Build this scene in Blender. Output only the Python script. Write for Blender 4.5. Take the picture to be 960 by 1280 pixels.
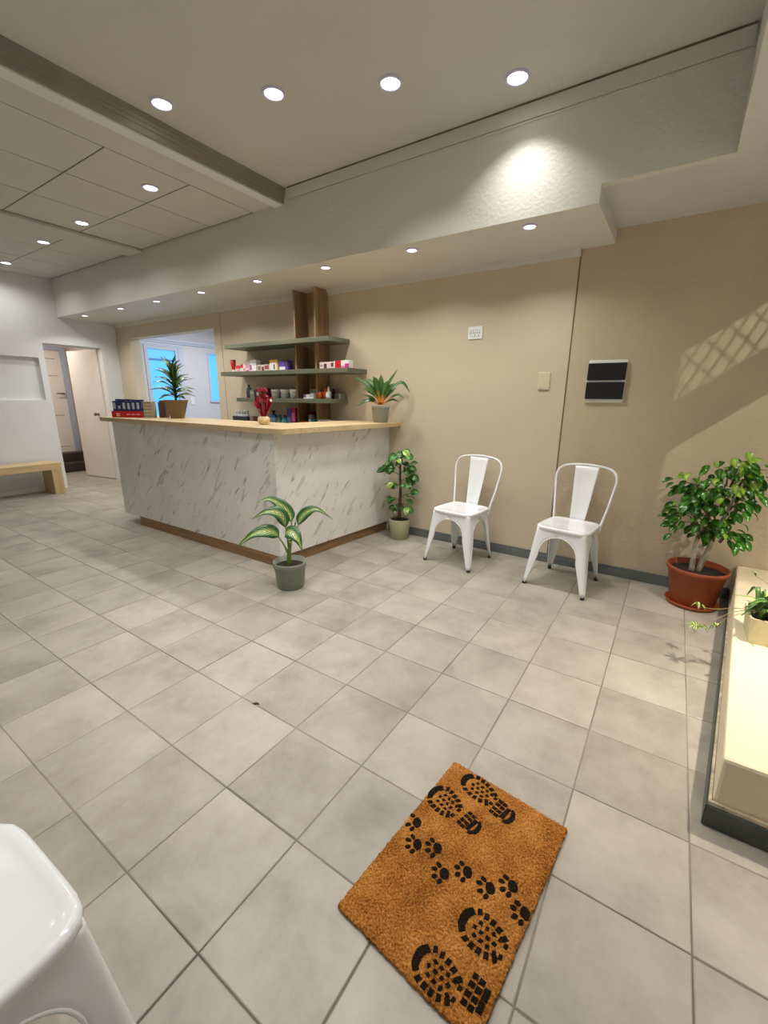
import bpy, bmesh, math, random
from mathutils import Vector, Matrix, Euler
R = math.radians
random.seed(7)
for o in list(bpy.data.objects): bpy.data.objects.remove(o, do_unlink=True)
scene = bpy.context.scene
COL = scene.collection

# ------------------------------------------------------------------ camera
T = 0.335                                   # floor tile pitch (m)
CAM = Vector((-0.2295, -0.7075, 1.3127))
YAW, PITCH, ROLL, FPX = 0.58321, -0.25895, 0.01033, 538.85
f0 = Vector((-math.sin(YAW), math.cos(YAW), 0)); r0 = Vector((math.cos(YAW), math.sin(YAW), 0)); u0 = Vector((0, 0, 1))
fw = f0 * math.cos(PITCH) + u0 * math.sin(PITCH)
up_ = u0 * math.cos(PITCH) - f0 * math.sin(PITCH)
rt = r0 * math.cos(ROLL) + up_ * math.sin(ROLL)
up2 = up_ * math.cos(ROLL) - r0 * math.sin(ROLL)
cam_data = bpy.data.cameras.new('camera')
cam = bpy.data.objects.new('camera', cam_data); COL.objects.link(cam)
M = Matrix.Identity(4)
for i in range(3):
    M[i][0] = rt[i]; M[i][1] = up2[i]; M[i][2] = -fw[i]; M[i][3] = CAM[i]
cam.matrix_world = M
cam_data.sensor_fit = 'VERTICAL'
cam_data.sensor_height = 36.0
cam_data.lens = 36.0 * FPX / 1280.0
cam_data.clip_start = 0.02
scene.camera = cam

# ------------------------------------------------------------------ world, exposure, light levels
world = bpy.data.worlds.new('dusk'); scene.world = world; world.use_nodes = True
world.node_tree.nodes['Background'].inputs[0].default_value = (0.10, 0.16, 0.28, 1)
world.node_tree.nodes['Background'].inputs[1].default_value = 0.35
vs = scene.view_settings
vs.view_transform = 'Standard'; vs.look = 'None'; vs.gamma = 1.0; vs.use_curve_mapping = False
vs.exposure = -0.43
LAMP_COL = (1.0, 0.97, 0.92)
P_TRAY, P_SOFFIT, P_LEFT, P_LEDGE, P_STREET = 4.6, 7.0, 5.6, 18.0, 820.0
P_ENTRY = 8.0

# ------------------------------------------------------------------ helpers
def lin(r, g, b):
    def c(v):
        v /= 255.0
        return v / 12.92 if v <= 0.04045 else ((v + 0.055) / 1.055) ** 2.4
    return (c(r), c(g), c(b), 1.0)

MATS = {}
def mat(name, col, rough=0.5, metal=0.0, noise=0.0, nscale=8.0, bump=0.0, bscale=60.0, coat=0.0, spec=None, emit=0.0, stretch=None):
    if name in MATS: return MATS[name]
    m = bpy.data.materials.new(name); m.use_nodes = True; MATS[name] = m
    nt = m.node_tree; b = nt.nodes['Principled BSDF']
    c = lin(*col)
    b.inputs['Base Color'].default_value = c
    b.inputs['Roughness'].default_value = rough
    b.inputs['Metallic'].default_value = metal
    if coat: b.inputs['Coat Weight'].default_value = coat; b.inputs['Coat Roughness'].default_value = 0.08
    if spec is not None: b.inputs['Specular IOR Level'].default_value = spec
    if emit:
        b.inputs['Emission Color'].default_value = c; b.inputs['Emission Strength'].default_value = emit
    if noise or bump:
        tc = nt.nodes.new('ShaderNodeTexCoord'); mp = nt.nodes.new('ShaderNodeMapping')
        nt.links.new(tc.outputs['Object'], mp.inputs[0])
        if stretch: mp.inputs['Scale'].default_value = stretch
    if noise:
        n = nt.nodes.new('ShaderNodeTexNoise'); n.inputs['Scale'].default_value = nscale; n.inputs['Detail'].default_value = 5
        nt.links.new(mp.outputs[0], n.inputs['Vector'])
        mx = nt.nodes.new('ShaderNodeMix'); mx.data_type = 'RGBA'
        k0, k1 = 1 - noise, 1 + noise
        mx.inputs['A'].default_value = (c[0] * k0, c[1] * k0, c[2] * k0, 1)
        mx.inputs['B'].default_value = (min(1, c[0] * k1), min(1, c[1] * k1), min(1, c[2] * k1), 1)
        cr = nt.nodes.new('ShaderNodeMapRange'); cr.inputs[1].default_value = 0.3; cr.inputs[2].default_value = 0.7
        nt.links.new(n.outputs['Fac'], cr.inputs[0]); nt.links.new(cr.outputs[0], mx.inputs['Factor'])
        nt.links.new(mx.outputs['Result'], b.inputs['Base Color'])
    if bump:
        n2 = nt.nodes.new('ShaderNodeTexNoise'); n2.inputs['Scale'].default_value = bscale; n2.inputs['Detail'].default_value = 3
        nt.links.new(mp.outputs[0], n2.inputs['Vector'])
        bp = nt.nodes.new('ShaderNodeBump'); bp.inputs['Strength'].default_value = bump; bp.inputs['Distance'].default_value = 0.01
        nt.links.new(n2.outputs['Fac'], bp.inputs['Height']); nt.links.new(bp.outputs[0], b.inputs['Normal'])
    return m

def wood(name, c1, c2, rough=0.5, axis='x', scale=1.0):
    if name in MATS: return MATS[name]
    m = bpy.data.materials.new(name); m.use_nodes = True; MATS[name] = m
    nt = m.node_tree; b = nt.nodes['Principled BSDF']; b.inputs['Roughness'].default_value = rough
    tc = nt.nodes.new('ShaderNodeTexCoord'); mp = nt.nodes.new('ShaderNodeMapping')
    s = [26 * scale] * 3; s['xyz'.index(axis)] = 1.6 * scale
    mp.inputs['Scale'].default_value = s
    nt.links.new(tc.outputs['Object'], mp.inputs[0])
    n = nt.nodes.new('ShaderNodeTexNoise'); n.inputs['Scale'].default_value = 1.0; n.inputs['Detail'].default_value = 6; n.inputs['Distortion'].default_value = 0.6
    nt.links.new(mp.outputs[0], n.inputs['Vector'])
    cr = nt.nodes.new('ShaderNodeValToRGB')
    cr.color_ramp.elements[0].position = 0.3; cr.color_ramp.elements[0].color = lin(*c1)
    cr.color_ramp.elements[1].position = 0.7; cr.color_ramp.elements[1].color = lin(*c2)
    nt.links.new(n.outputs['Fac'], cr.inputs[0]); nt.links.new(cr.outputs[0], b.inputs['Base Color'])
    return m

def box(bm, x0, x1, y0, y1, z0, z1):
    vs_ = [bm.verts.new((x, y, z)) for z in (z0, z1) for y in (y0, y1) for x in (x0, x1)]
    for f in ((0, 2, 3, 1), (4, 5, 7, 6), (0, 1, 5, 4), (2, 6, 7, 3), (0, 4, 6, 2), (1, 3, 7, 5)):
        bm.faces.new([vs_[i] for i in f])
    return vs_

def prism(bm, poly, z0, z1):
    a = [bm.verts.new((x, y, z0)) for x, y in poly]; b = [bm.verts.new((x, y, z1)) for x, y in poly]
    n = len(poly)
    bm.faces.new(a[::-1]); bm.faces.new(b)
    for i in range(n): bm.faces.new((a[i], a[(i + 1) % n], b[(i + 1) % n], b[i]))

def lathe(bm, prof, segs=24, c=(0, 0, 0), sx=1.0, sy=1.0):
    rings = []
    for r, z in prof:
        if r < 1e-6: rings.append([bm.verts.new((c[0], c[1], c[2] + z))])
        else: rings.append([bm.verts.new((c[0] + sx * r * math.cos(2 * math.pi * k / segs), c[1] + sy * r * math.sin(2 * math.pi * k / segs), c[2] + z)) for k in range(segs)])
    for a, b in zip(rings, rings[1:]):
        if len(a) == 1 and len(b) == 1: continue
        for k in range(segs):
            k2 = (k + 1) % segs
            if len(a) == 1: bm.faces.new((a[0], b[k2], b[k]))
            elif len(b) == 1: bm.faces.new((a[k], a[k2], b[0]))
            else: bm.faces.new((a[k], a[k2], b[k2], b[k]))

def tube(bm, pts, r, segs=8, closed=False):
    pts = [Vector(p) for p in pts]; n = len(pts)
    rs = r if isinstance(r, (list, tuple)) else [r] * n
    rings = []; prev = None
    for i, p in enumerate(pts):
        if closed: t = pts[(i + 1) % n] - pts[i - 1]
        else: t = pts[min(i + 1, n - 1)] - pts[max(i - 1, 0)]
        t.normalize()
        if prev is None:
            a = Vector((0, 0, 1)) if abs(t.z) < 0.9 else Vector((1, 0, 0))
            s = t.cross(a).normalized()
        else:
            s = (prev - t * prev.dot(t)).normalized()
        prev = s; q = t.cross(s)
        rings.append([bm.verts.new(p + (s * math.cos(2 * math.pi * k / segs) + q * math.sin(2 * math.pi * k / segs)) * rs[i]) for k in range(segs)])
    pr = list(zip(rings, rings[1:])) + ([(rings[-1], rings[0])] if closed else [])
    for a, b in pr:
        for k in range(segs): bm.faces.new((a[k], a[(k + 1) % segs], b[(k + 1) % segs], b[k]))
    if not closed:
        bm.faces.new(rings[0][::-1]); bm.faces.new(rings[-1])

def smooth_path(pts, n=10):
    pts = [Vector(p) for p in pts]; P = [pts[0] * 2 - pts[1]] + pts + [pts[-1] * 2 - pts[-2]]
    out = []; segs = len(pts) - 1
    for i in range(n + 1):
        t = i / n * segs; k = min(int(t), segs - 1); t -= k
        a, b, c, d = P[k:k + 4]
        out.append(0.5 * (2 * b + (c - a) * t + (2 * a - 5 * b + 4 * c - d) * t * t + (3 * b - a - 3 * c + d) * t ** 3))
    return out

def obj(name, bm, m, parent=None, smooth=False, bevel=0.0, loc=None, rotz=0.0, label=None, solid=0.0, sub=0):
    me = bpy.data.meshes.new(name)
    bmesh.ops.recalc_face_normals(bm, faces=bm.faces)
    bm.to_mesh(me); bm.free()
    me.materials.append(m)
    if smooth: me.polygons.foreach_set('use_smooth', [True] * len(me.polygons))
    o = bpy.data.objects.new(name, me); COL.objects.link(o)
    if parent: o.parent = parent
    if loc: o.location = loc
    o.rotation_euler.z = rotz
    if solid:
        s = o.modifiers.new('solid', 'SOLIDIFY'); s.thickness = solid; s.offset = 0
    if sub:
        s = o.modifiers.new('sub', 'SUBSURF'); s.levels = sub; s.render_levels = sub
    if bevel:
        b = o.modifiers.new('bevel', 'BEVEL'); b.width = bevel; b.segments = 2; b.limit_method = 'ANGLE'; b.angle_limit = R(40)
    if label: o['label'] = label
    return o

def tag(o, label, cat, group=None):
    o['label'] = label; o['category'] = cat
    if group: o['group'] = group
    return o

def thing(name, label, cat, loc=(0, 0, 0), rotz=0.0, group=None):
    o = bpy.data.objects.new(name, None); COL.objects.link(o)
    o.empty_display_size = 0.1
    o.location = loc; o.rotation_euler.z = rotz
    return tag(o, label, cat, group)

def struct(o):
    o['kind'] = 'structure'; return o

def bxo(name, dims, m, parent=None, bevel=0.0, **k):
    bm = bmesh.new(); box(bm, *dims); return obj(name, bm, m, parent, bevel=bevel, **k)

def link_copy(src, parent, mw=None):
    c = src.copy(); COL.objects.link(c); c.parent = parent
    if mw is not None: c.matrix_basis = mw
    return c

def in_view(p, pad=40):
    d = Vector(p) - CAM; z = d.dot(fw)
    if z < 0.05: return False
    u = 480 + FPX * d.dot(rt) / z; v = 640 - FPX * d.dot(up2) / z
    return -pad < u < 960 + pad and -pad < v < 1280 + pad

# ------------------------------------------------------------------ materials
def tile_material():
    m = bpy.data.materials.new('floor tile ceramic'); m.use_nodes = True
    nt = m.node_tree; b = nt.nodes['Principled BSDF']
    oi = nt.nodes.new('ShaderNodeObjectInfo'); ge = nt.nodes.new('ShaderNodeNewGeometry')
    n1 = nt.nodes.new('ShaderNodeTexNoise'); n1.noise_dimensions = '4D'; n1.inputs['Scale'].default_value = 2.6; n1.inputs['Detail'].default_value = 9; n1.inputs['Roughness'].default_value = 0.68
    n1.inputs['Distortion'].default_value = 0.15
    mul = nt.nodes.new('ShaderNodeMath'); mul.operation = 'MULTIPLY'; mul.inputs[1].default_value = 40
    nt.links.new(oi.outputs['Random'], mul.inputs[0]); nt.links.new(mul.outputs[0], n1.inputs['W'])
    nt.links.new(ge.outputs['Position'], n1.inputs['Vector'])
    cr = nt.nodes.new('ShaderNodeValToRGB')
    cr.color_ramp.elements[0].position = 0.30; cr.color_ramp.elements[0].color = lin(134, 127, 117)
    cr.color_ramp.elements[1].position = 0.68; cr.color_ramp.elements[1].color = lin(180, 173, 162)
    e = cr.color_ramp.elements.new(0.5); e.color = lin(163, 156, 145)
    nt.links.new(n1.outputs['Fac'], cr.inputs[0])
    hs = nt.nodes.new('ShaderNodeHueSaturation')
    mr = nt.nodes.new('ShaderNodeMapRange'); mr.inputs[3].default_value = 0.91; mr.inputs[4].default_value = 1.06
    nt.links.new(oi.outputs['Random'], mr.inputs[0]); nt.links.new(mr.outputs[0], hs.inputs['Value'])
    nt.links.new(cr.outputs[0], hs.inputs['Color']); nt.links.new(hs.outputs[0], b.inputs['Base Color'])
    n2 = nt.nodes.new('ShaderNodeTexNoise'); n2.inputs['Scale'].default_value = 9
    nt.links.new(ge.outputs['Position'], n2.inputs['Vector'])
    r2 = nt.nodes.new('ShaderNodeMapRange'); r2.inputs[3].default_value = 0.30; r2.inputs[4].default_value = 0.48
    nt.links.new(n2.outputs['Fac'], r2.inputs[0]); nt.links.new(r2.outputs[0], b.inputs['Roughness'])
    b.inputs['Specular IOR Level'].default_value = 0.45
    return m

def marble_material():
    m = bpy.data.materials.new('marble laminate'); m.use_nodes = True
    nt = m.node_tree; b = nt.nodes['Principled BSDF']; b.inputs['Roughness'].default_value = 0.32
    ge = nt.nodes.new('ShaderNodeNewGeometry'); sp = nt.nodes.new('ShaderNodeSeparateXYZ')
    nt.links.new(ge.outputs['Position'], sp.inputs[0])
    ad = nt.nodes.new('ShaderNodeMath'); nt.links.new(sp.outputs[0], ad.inputs[0]); nt.links.new(sp.outputs[1], ad.inputs[1])
    cb = nt.nodes.new('ShaderNodeCombineXYZ'); nt.links.new(ad.outputs[0], cb.inputs[0]); nt.links.new(sp.outputs[2], cb.inputs[1])
    rot = nt.nodes.new('ShaderNodeMapping'); rot.inputs['Rotation'].default_value = (0, 0, R(-50))
    nt.links.new(cb.outputs[0], rot.inputs[0])
    mp = nt.nodes.new('ShaderNodeMapping'); mp.inputs['Scale'].default_value = (4.2, 19.0, 1)
    nt.links.new(rot.outputs[0], mp.inputs[0])
    n = nt.nodes.new('ShaderNodeTexNoise'); n.inputs['Scale'].default_value = 1.0; n.inputs['Detail'].default_value = 5; n.inputs['Roughness'].default_value = 0.6; n.inputs['Distortion'].default_value = 0.9
    nt.links.new(mp.outputs[0], n.inputs['Vector'])
    cr = nt.nodes.new('ShaderNodeValToRGB')
    cr.color_ramp.elements[0].position = 0.57; cr.color_ramp.elements[0].color = lin(240, 237, 232)
    cr.color_ramp.elements[1].position = 0.72; cr.color_ramp.elements[1].color = lin(162, 157, 151)
    nt.links.new(n.outputs['Fac'], cr.inputs[0])
    n3 = nt.nodes.new('ShaderNodeTexNoise'); n3.inputs['Scale'].default_value = 2.5; n3.inputs['Detail'].default_value = 4
    nt.links.new(rot.outputs[0], n3.inputs['Vector'])
    mx = nt.nodes.new('ShaderNodeMix'); mx.data_type = 'RGBA'; mx.blend_type = 'MULTIPLY'; mx.inputs['Factor'].default_value = 1
    c2 = nt.nodes.new('ShaderNodeValToRGB'); c2.color_ramp.elements[0].position = 0.35; c2.color_ramp.elements[0].color = (0.88, 0.88, 0.88, 1); c2.color_ramp.elements[1].position = 0.65
    nt.links.new(n3.outputs['Fac'], c2.inputs[0])
    nt.links.new(cr.outputs[0], mx.inputs['A']); nt.links.new(c2.outputs[0], mx.inputs['B'])
    nt.links.new(mx.outputs['Result'], b.inputs['Base Color'])
    return m

def leaf_material(name, c_edge, c_mid, stripes=0.0, band=0.35, rough=0.35, var=0.18, trans=0.12, base_col=None):
    m = bpy.data.materials.new(name); m.use_nodes = True
    nt = m.node_tree; b = nt.nodes['Principled BSDF']; b.inputs['Roughness'].default_value = rough
    uv = nt.nodes.new('ShaderNodeUVMap'); uv.uv_map = 'UVMap'
    sp = nt.nodes.new('ShaderNodeSeparateXYZ'); nt.links.new(uv.outputs[0], sp.inputs[0])
    s = nt.nodes.new('ShaderNodeMath'); s.operation = 'SUBTRACT'; s.inputs[1].default_value = 0.5; nt.links.new(sp.outputs[0], s.inputs[0])
    a = nt.nodes.new('ShaderNodeMath'); a.operation = 'ABSOLUTE'; nt.links.new(s.outputs[0], a.inputs[0])
    src = a
    if stripes:
        # herringbone stripes that run from the midrib to the edge
        ma = nt.nodes.new('ShaderNodeMath'); ma.operation = 'MULTIPLY_ADD'; ma.inputs[1].default_value = -0.9
        nt.links.new(a.outputs[0], ma.inputs[0]); nt.links.new(sp.outputs[1], ma.inputs[2])
        mu = nt.nodes.new('ShaderNodeMath'); mu.operation = 'MULTIPLY'; mu.inputs[1].default_value = 52; nt.links.new(ma.outputs[0], mu.inputs[0])
        si = nt.nodes.new('ShaderNodeMath'); si.operation = 'SINE'; nt.links.new(mu.outputs[0], si.inputs[0])
        m2 = nt.nodes.new('ShaderNodeMath'); m2.operation = 'MULTIPLY_ADD'; m2.inputs[1].default_value = stripes
        nt.links.new(si.outputs[0], m2.inputs[0]); nt.links.new(a.outputs[0], m2.inputs[2]); src = m2
    cr = nt.nodes.new('ShaderNodeValToRGB')
    cr.color_ramp.elements[0].position = 0.02 if stripes else band * 0.35; cr.color_ramp.elements[0].color = lin(*c_mid)
    cr.color_ramp.elements[1].position = 0.16 if stripes else band; cr.color_ramp.elements[1].color = lin(*c_edge)
    nt.links.new(src.outputs[0], cr.inputs[0])
    last = cr.outputs[0]
    if base_col:
        bx = nt.nodes.new('ShaderNodeMix'); bx.data_type = 'RGBA'; bx.inputs['A'].default_value = lin(*base_col)
        r = nt.nodes.new('ShaderNodeMapRange'); r.inputs[1].default_value = 0.14; r.inputs[2].default_value = 0.36
        nt.links.new(sp.outputs[1], r.inputs[0]); nt.links.new(r.outputs[0], bx.inputs['Factor']); nt.links.new(last, bx.inputs['B']); last = bx.outputs['Result']
    oi = nt.nodes.new('ShaderNodeObjectInfo'); hs = nt.nodes.new('ShaderNodeHueSaturation')
    r1 = nt.nodes.new('ShaderNodeMapRange'); r1.inputs[3].default_value = 1 - var; r1.inputs[4].default_value = 1 + var * 1.6
    nt.links.new(oi.outputs['Random'], r1.inputs[0]); nt.links.new(r1.outputs[0], hs.inputs['Value'])
    nt.links.new(last, hs.inputs['Color']); nt.links.new(hs.outputs[0], b.inputs['Base Color'])
    b.inputs['Subsurface Weight'].default_value = 0.0
    b.inputs['Transmission Weight'].default_value = 0.0
    return m

def coir_material():
    m = bpy.data.materials.new('coir'); m.use_nodes = True
    nt = m.node_tree; b = nt.nodes['Principled BSDF']; b.inputs['Roughness'].default_value = 0.95; b.inputs['Specular IOR Level'].default_value = 0.1
    tc = nt.nodes.new('ShaderNodeTexCoord')
    n = nt.nodes.new('ShaderNodeTexNoise'); n.inputs['Scale'].default_value = 190; n.inputs['Detail'].default_value = 4
    n2 = nt.nodes.new('ShaderNodeTexNoise'); n2.inputs['Scale'].default_value = 14; n2.inputs['Detail'].default_value = 3
    nt.links.new(tc.outputs['Object'], n.inputs['Vector']); nt.links.new(tc.outputs['Object'], n2.inputs['Vector'])
    ad = nt.nodes.new('ShaderNodeMath'); ad.operation = 'MULTIPLY_ADD'; ad.inputs[1].default_value = 0.5
    nt.links.new(n2.outputs['Fac'], ad.inputs[0]); nt.links.new(n.outputs['Fac'], ad.inputs[2])
    cr = nt.nodes.new('ShaderNodeValToRGB')
    cr.color_ramp.elements[0].position = 0.52; cr.color_ramp.elements[0].color = lin(104, 62, 22)
    cr.color_ramp.elements[1].position = 1.0; cr.color_ramp.elements[1].color = lin(206, 148, 80)
    e = cr.color_ramp.elements.new(0.74); e.color = lin(166, 106, 46)
    nt.links.new(ad.outputs[0], cr.inputs[0]); nt.links.new(cr.outputs[0], b.inputs['Base Color'])
    bp = nt.nodes.new('ShaderNodeBump'); bp.inputs['Strength'].default_value = 0.9; bp.inputs['Distance'].default_value = 0.004
    nt.links.new(n.outputs['Fac'], bp.inputs['Height']); nt.links.new(bp.outputs[0], b.inputs['Normal'])
    return m

def streak_black():
    m = mat('black dye on coir', (30, 24, 18), 0.95, noise=0.5, nscale=220, bump=0.8, bscale=220, spec=0.1)
    return m

M_TILE = tile_material()
M_GROUT = mat('grout', (128, 120, 110), 0.9, noise=0.6, nscale=1.3)
M_WHITE = mat('white wall paint', (228, 230, 231), 0.6, noise=0.02, nscale=3, bump=0.12, bscale=90)
M_BEIGE = mat('beige wall paint', (206, 193, 169), 0.55, noise=0.025, nscale=2.5, bump=0.10, bscale=70)
M_BEIGE2 = mat('beige rough plaster', (196, 181, 154), 0.6, noise=0.04, nscale=3, bump=0.35, bscale=38)
M_CEIL = mat('ceiling plaster', (207, 205, 200), 0.7, noise=0.03, nscale=2, bump=0.15, bscale=25)
M_BULK = mat('bulkhead plaster', (218, 216, 208), 0.5, bump=0.30, bscale=45)
M_PANEL = mat('ceiling panel', (208, 206, 200), 0.7, noise=0.02, nscale=4)
M_JOINT = mat('panel joint', (96, 92, 84), 0.9)
M_MOULD = mat('cornice shaded grey', (150, 144, 132), 0.8, noise=0.06, nscale=6)  # grey darkened to paint in the shadow lying on the fascia moulding
M_GLOSSWHITE = mat('white gloss lacquer', (240, 242, 245), 0.12, coat=0.5)
M_DOOR = mat('door paint', (228, 222, 214), 0.4, noise=0.02, nscale=3)
M_TRIMW = mat('trim white', (232, 230, 226), 0.4)
M_MARBLE = marble_material()
M_OAK = wood('pale oak laminate', (188, 162, 120), (214, 192, 152), 0.45, 'x')
M_OAKY = wood('pale oak laminate return', (188, 162, 120), (214, 192, 152), 0.45, 'y')
M_PLINTH = wood('brown oak plinth', (128, 96, 62), (160, 124, 84), 0.5, 'x')
M_PLINTHY = wood('brown oak plinth return', (128, 96, 62), (160, 124, 84), 0.5, 'y')
M_COLUMN = wood('walnut board', (132, 104, 74), (168, 138, 104), 0.5, 'z')
M_SHELF = mat('olive grey shelf', (104, 106, 88), 0.5, noise=0.03, nscale=6)
M_BENCH = wood('ash bench', (196, 166, 118), (222, 196, 150), 0.5, 'y')
M_SKIRT = mat('slate skirting', (104, 110, 110), 0.35, noise=0.12, nscale=9)
M_LEDGE = mat('cream render', (228, 214, 184), 0.6, noise=0.03, nscale=4, bump=0.2, bscale=50)
M_SKIRTD = mat('dark slate skirting', (66, 71, 70), 0.35, noise=0.25, nscale=14)
M_BLACK = mat('black plastic', (22, 22, 24), 0.35)
M_RUBBER = mat('rubber', (40, 40, 40), 0.8)
M_SOIL = mat('soil', (46, 36, 28), 1.0, noise=0.5, nscale=60, bump=1.0, bscale=80)
M_CHROME = mat('brushed nickel', (120, 112, 100), 0.3, metal=1.0)
M_PLATE = mat('cream switch plastic', (222, 208, 180), 0.4)
M_PLATEW = mat('white switch plastic', (240, 240, 240), 0.35)
M_LENS = mat('lamp lens', (255, 250, 244), 0.4, emit=14.0)
M_RING = mat('lamp ring lilac glow', (214, 206, 238), 0.3)  # lilac tint paints the purple glow the lens throws on the ring
M_PANE = mat('blue daylit frosted pane', (96, 190, 250), 0.4, emit=0.75)

# ------------------------------------------------------------------ room constants
W = 2.868          # face of the back wall
XL, XR, YF = -7.5, 0.75, -2.6
ZS, ZH, ZL, ZT, YB = 2.33, 2.42, 2.80, 2.90, 2.13

# ------------------------------------------------------------------ floor
bm = bmesh.new(); box(bm, -10.6, 0.95, -2.8, 5.4, -0.12, -0.0022)
floor = struct(obj('floor', bm, M_GROUT))
def tile_mesh():
    bm = bmesh.new(); h = T / 2 - 0.0022; g = 0.0025
    a = [bm.verts.new((sx * h, sy * h, -0.004)) for sx, sy in ((-1, -1), (1, -1), (1, 1), (-1, 1))]
    b = [bm.verts.new((sx * h, sy * h, -0.0012)) for sx, sy in ((-1, -1), (1, -1), (1, 1), (-1, 1))]
    c = [bm.verts.new((sx * (h - g), sy * (h - g), 0)) for sx, sy in ((-1, -1), (1, -1), (1, 1), (-1, 1))]
    for i in range(4):
        j = (i + 1) % 4
        bm.faces.new((a[i], a[j], b[j], b[i])); bm.faces.new((b[i], b[j], c[j], c[i]))
    bm.faces.new(c)
    return bm
proto = None
rest = []
for i in range(-32, 3):
    for j in range(-9, 16):
        cx, cy = (i + 0.5) * T, (j + 0.5) * T
        if cx < -10.5 or cx > 0.9 or cy > 5.3 or cy < -2.7: continue
        hidden = (cy > 1.75 and -4.9 < cx < -2.75) or cy > 2.9 or cx < -7.5 or cx > 0.62
        vis = any(in_view((cx + a * T / 2, cy + b * T / 2, 0), 5) for a in (-1, 0, 1) for b in (-1, 0, 1))
        if vis and not hidden:
            if proto is None:
                proto = obj('tile', tile_mesh(), M_TILE, floor); o = proto
            else:
                o = proto.copy(); COL.objects.link(o); o.parent = floor
            o.location = (cx + random.uniform(-.0008, .0008), cy + random.uniform(-.0008, .0008), random.uniform(-.0005, .0002))
            o.rotation_euler = (random.uniform(-.0012, .0012), random.uniform(-.0012, .0012), random.uniform(-.002, .002))
        else: rest.append((cx, cy))
bm = bmesh.new()
for cx, cy in rest:
    h = T / 2 - 0.0022
    q = [bm.verts.new((cx + a * h, cy + b * h, 0)) for a, b in ((-1, -1), (1, -1), (1, 1), (-1, 1))]
    bm.faces.new(q)
o = obj('tile_field', bm, M_TILE, floor); o['kind'] = 'stuff'

# ------------------------------------------------------------------ walls
# back wall with the pass-through opening
OX0, OX1, OZ0, OZ1 = -7.11, -5.13, 0.95, 2.118
bm = bmesh.new()
y0, y1 = W + 0.006, W + 0.15
box(bm, XL - 0.12, OX0, y0, y1, 0, 3.0)
box(bm, OX0, OX1, y0, y1, 0, OZ0)
box(bm, OX0, OX1, y0, y1, OZ1, 3.0)
box(bm, OX1, -0.952, y0, y1, 0, 3.0)
wall_back = struct(obj('wall_back', bm, M_BEIGE))
bxo('panel', (-4.978, -0.962, W, W + 0.0055, 0.0, ZS + 0.02), M_BEIGE, wall_back)
bxo('plaster_face', (-0.952, XR + 0.12, W + 0.002, y1, 0.0, 3.0), M_BEIGE2, wall_back)
bxo('seam_shadow_gap', (-0.9605, -0.9525, W + 0.0005, W + 0.006, 0.07, ZS), mat('seam shadow brown', (120, 100, 72), 0.8), wall_back)  # brown strips at both seams paint the dark shadow gap
bxo('seam_shadow_gap', (-4.986, -4.978, W + 0.0005, W + 0.006, 0.0, ZS), MATS['seam shadow brown'], wall_back)

# left wall with doorway and recessed panel
DY0, DY1, DZ = 1.905, 2.645, 1.985
NY0, NY1, NZ0, NZ1 = 0.30, 1.835, 1.235, 1.79
bm = bmesh.new()
xa, xb = XL - 0.12, XL
box(bm, xa, xb, YF, NY0, 0, 3.0)
box(bm, xa, xb, NY0, NY1, 0, NZ0)
box(bm, xa, xb, NY0, NY1, NZ1, 3.0)
box(bm, xa, XL - 0.05, NY0, NY1, NZ0, NZ1)
box(bm, xa, xb, NY1, DY0, 0, 3.0)
box(bm, xa, xb, DY0, DY1, DZ, 3.0)
box(bm, xa, xb, DY1, W + 0.006, 0, 3.0)
wall_left = struct(obj('wall_left', bm, M_WHITE))
bm = bmesh.new(); box(bm, XL, XL + 0.014, YF, DY0 - 0.005, 0, 0.06)
struct(obj('baseboard_left', bm, M_TRIMW))

# front wall behind the viewer, right wall with the street window
bm = bmesh.new(); box(bm, XL - 0.12, XR + 0.12, YF - 0.12, YF, 0, 3.0)
struct(obj('wall_front', bm, M_WHITE))
WY0, WY1, WZ0, WZ1, WZ2, WZ3 = 1.84, 2.80, 0.55, 1.835, 2.08, 2.385
bm = bmesh.new()
box(bm, XR, XR + 0.1, YF, WY0, 0, 3.0)
box(bm, XR, XR + 0.1, WY1, W + 0.002, 0, 3.0)
box(bm, XR, XR + 0.1, WY0, WY1, 0, WZ0)
box(bm, XR, XR + 0.1, WY0, WY1, WZ3, 3.0)
struct(obj('wall_right', bm, M_WHITE))
bm = bmesh.new()
box(bm, XR - 0.005, XR + 0.02, WY0, WY1, WZ1, WZ2)
win = struct(obj('window_1', bm, M_TRIMW))
bm = bmesh.new(); n = 0
s = 0.082
y = WY0 - 0.6
while y < WY1 + 0.1:
    for sgn in (1, -1):
        p0, p1 = (y, WZ2), (y + sgn * (WZ3 - WZ2) * 0.62, WZ3)
        a, b = p0, p1
        if max(a[0], b[0]) > WY0 - 0.3 and min(a[0], b[0]) < WY1 + 0.3:
            # clip to the frame
            def at(t): return (a[0] + (b[0] - a[0]) * t, a[1] + (b[1] - a[1]) * t)
            ts = [t / 12 for t in range(13) if WY0 <= at(t / 12)[0] <= WY1]
            if len(ts) > 1:
                q0, q1 = at(ts[0]), at(ts[-1])
                tube(bm, [(XR + 0.03, q0[0], q0[1]), (XR + 0.03, q1[0], q1[1])], 0.0055, 5)
    y += s
obj('mesh_grille', bm, M_BLACK, win)

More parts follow.
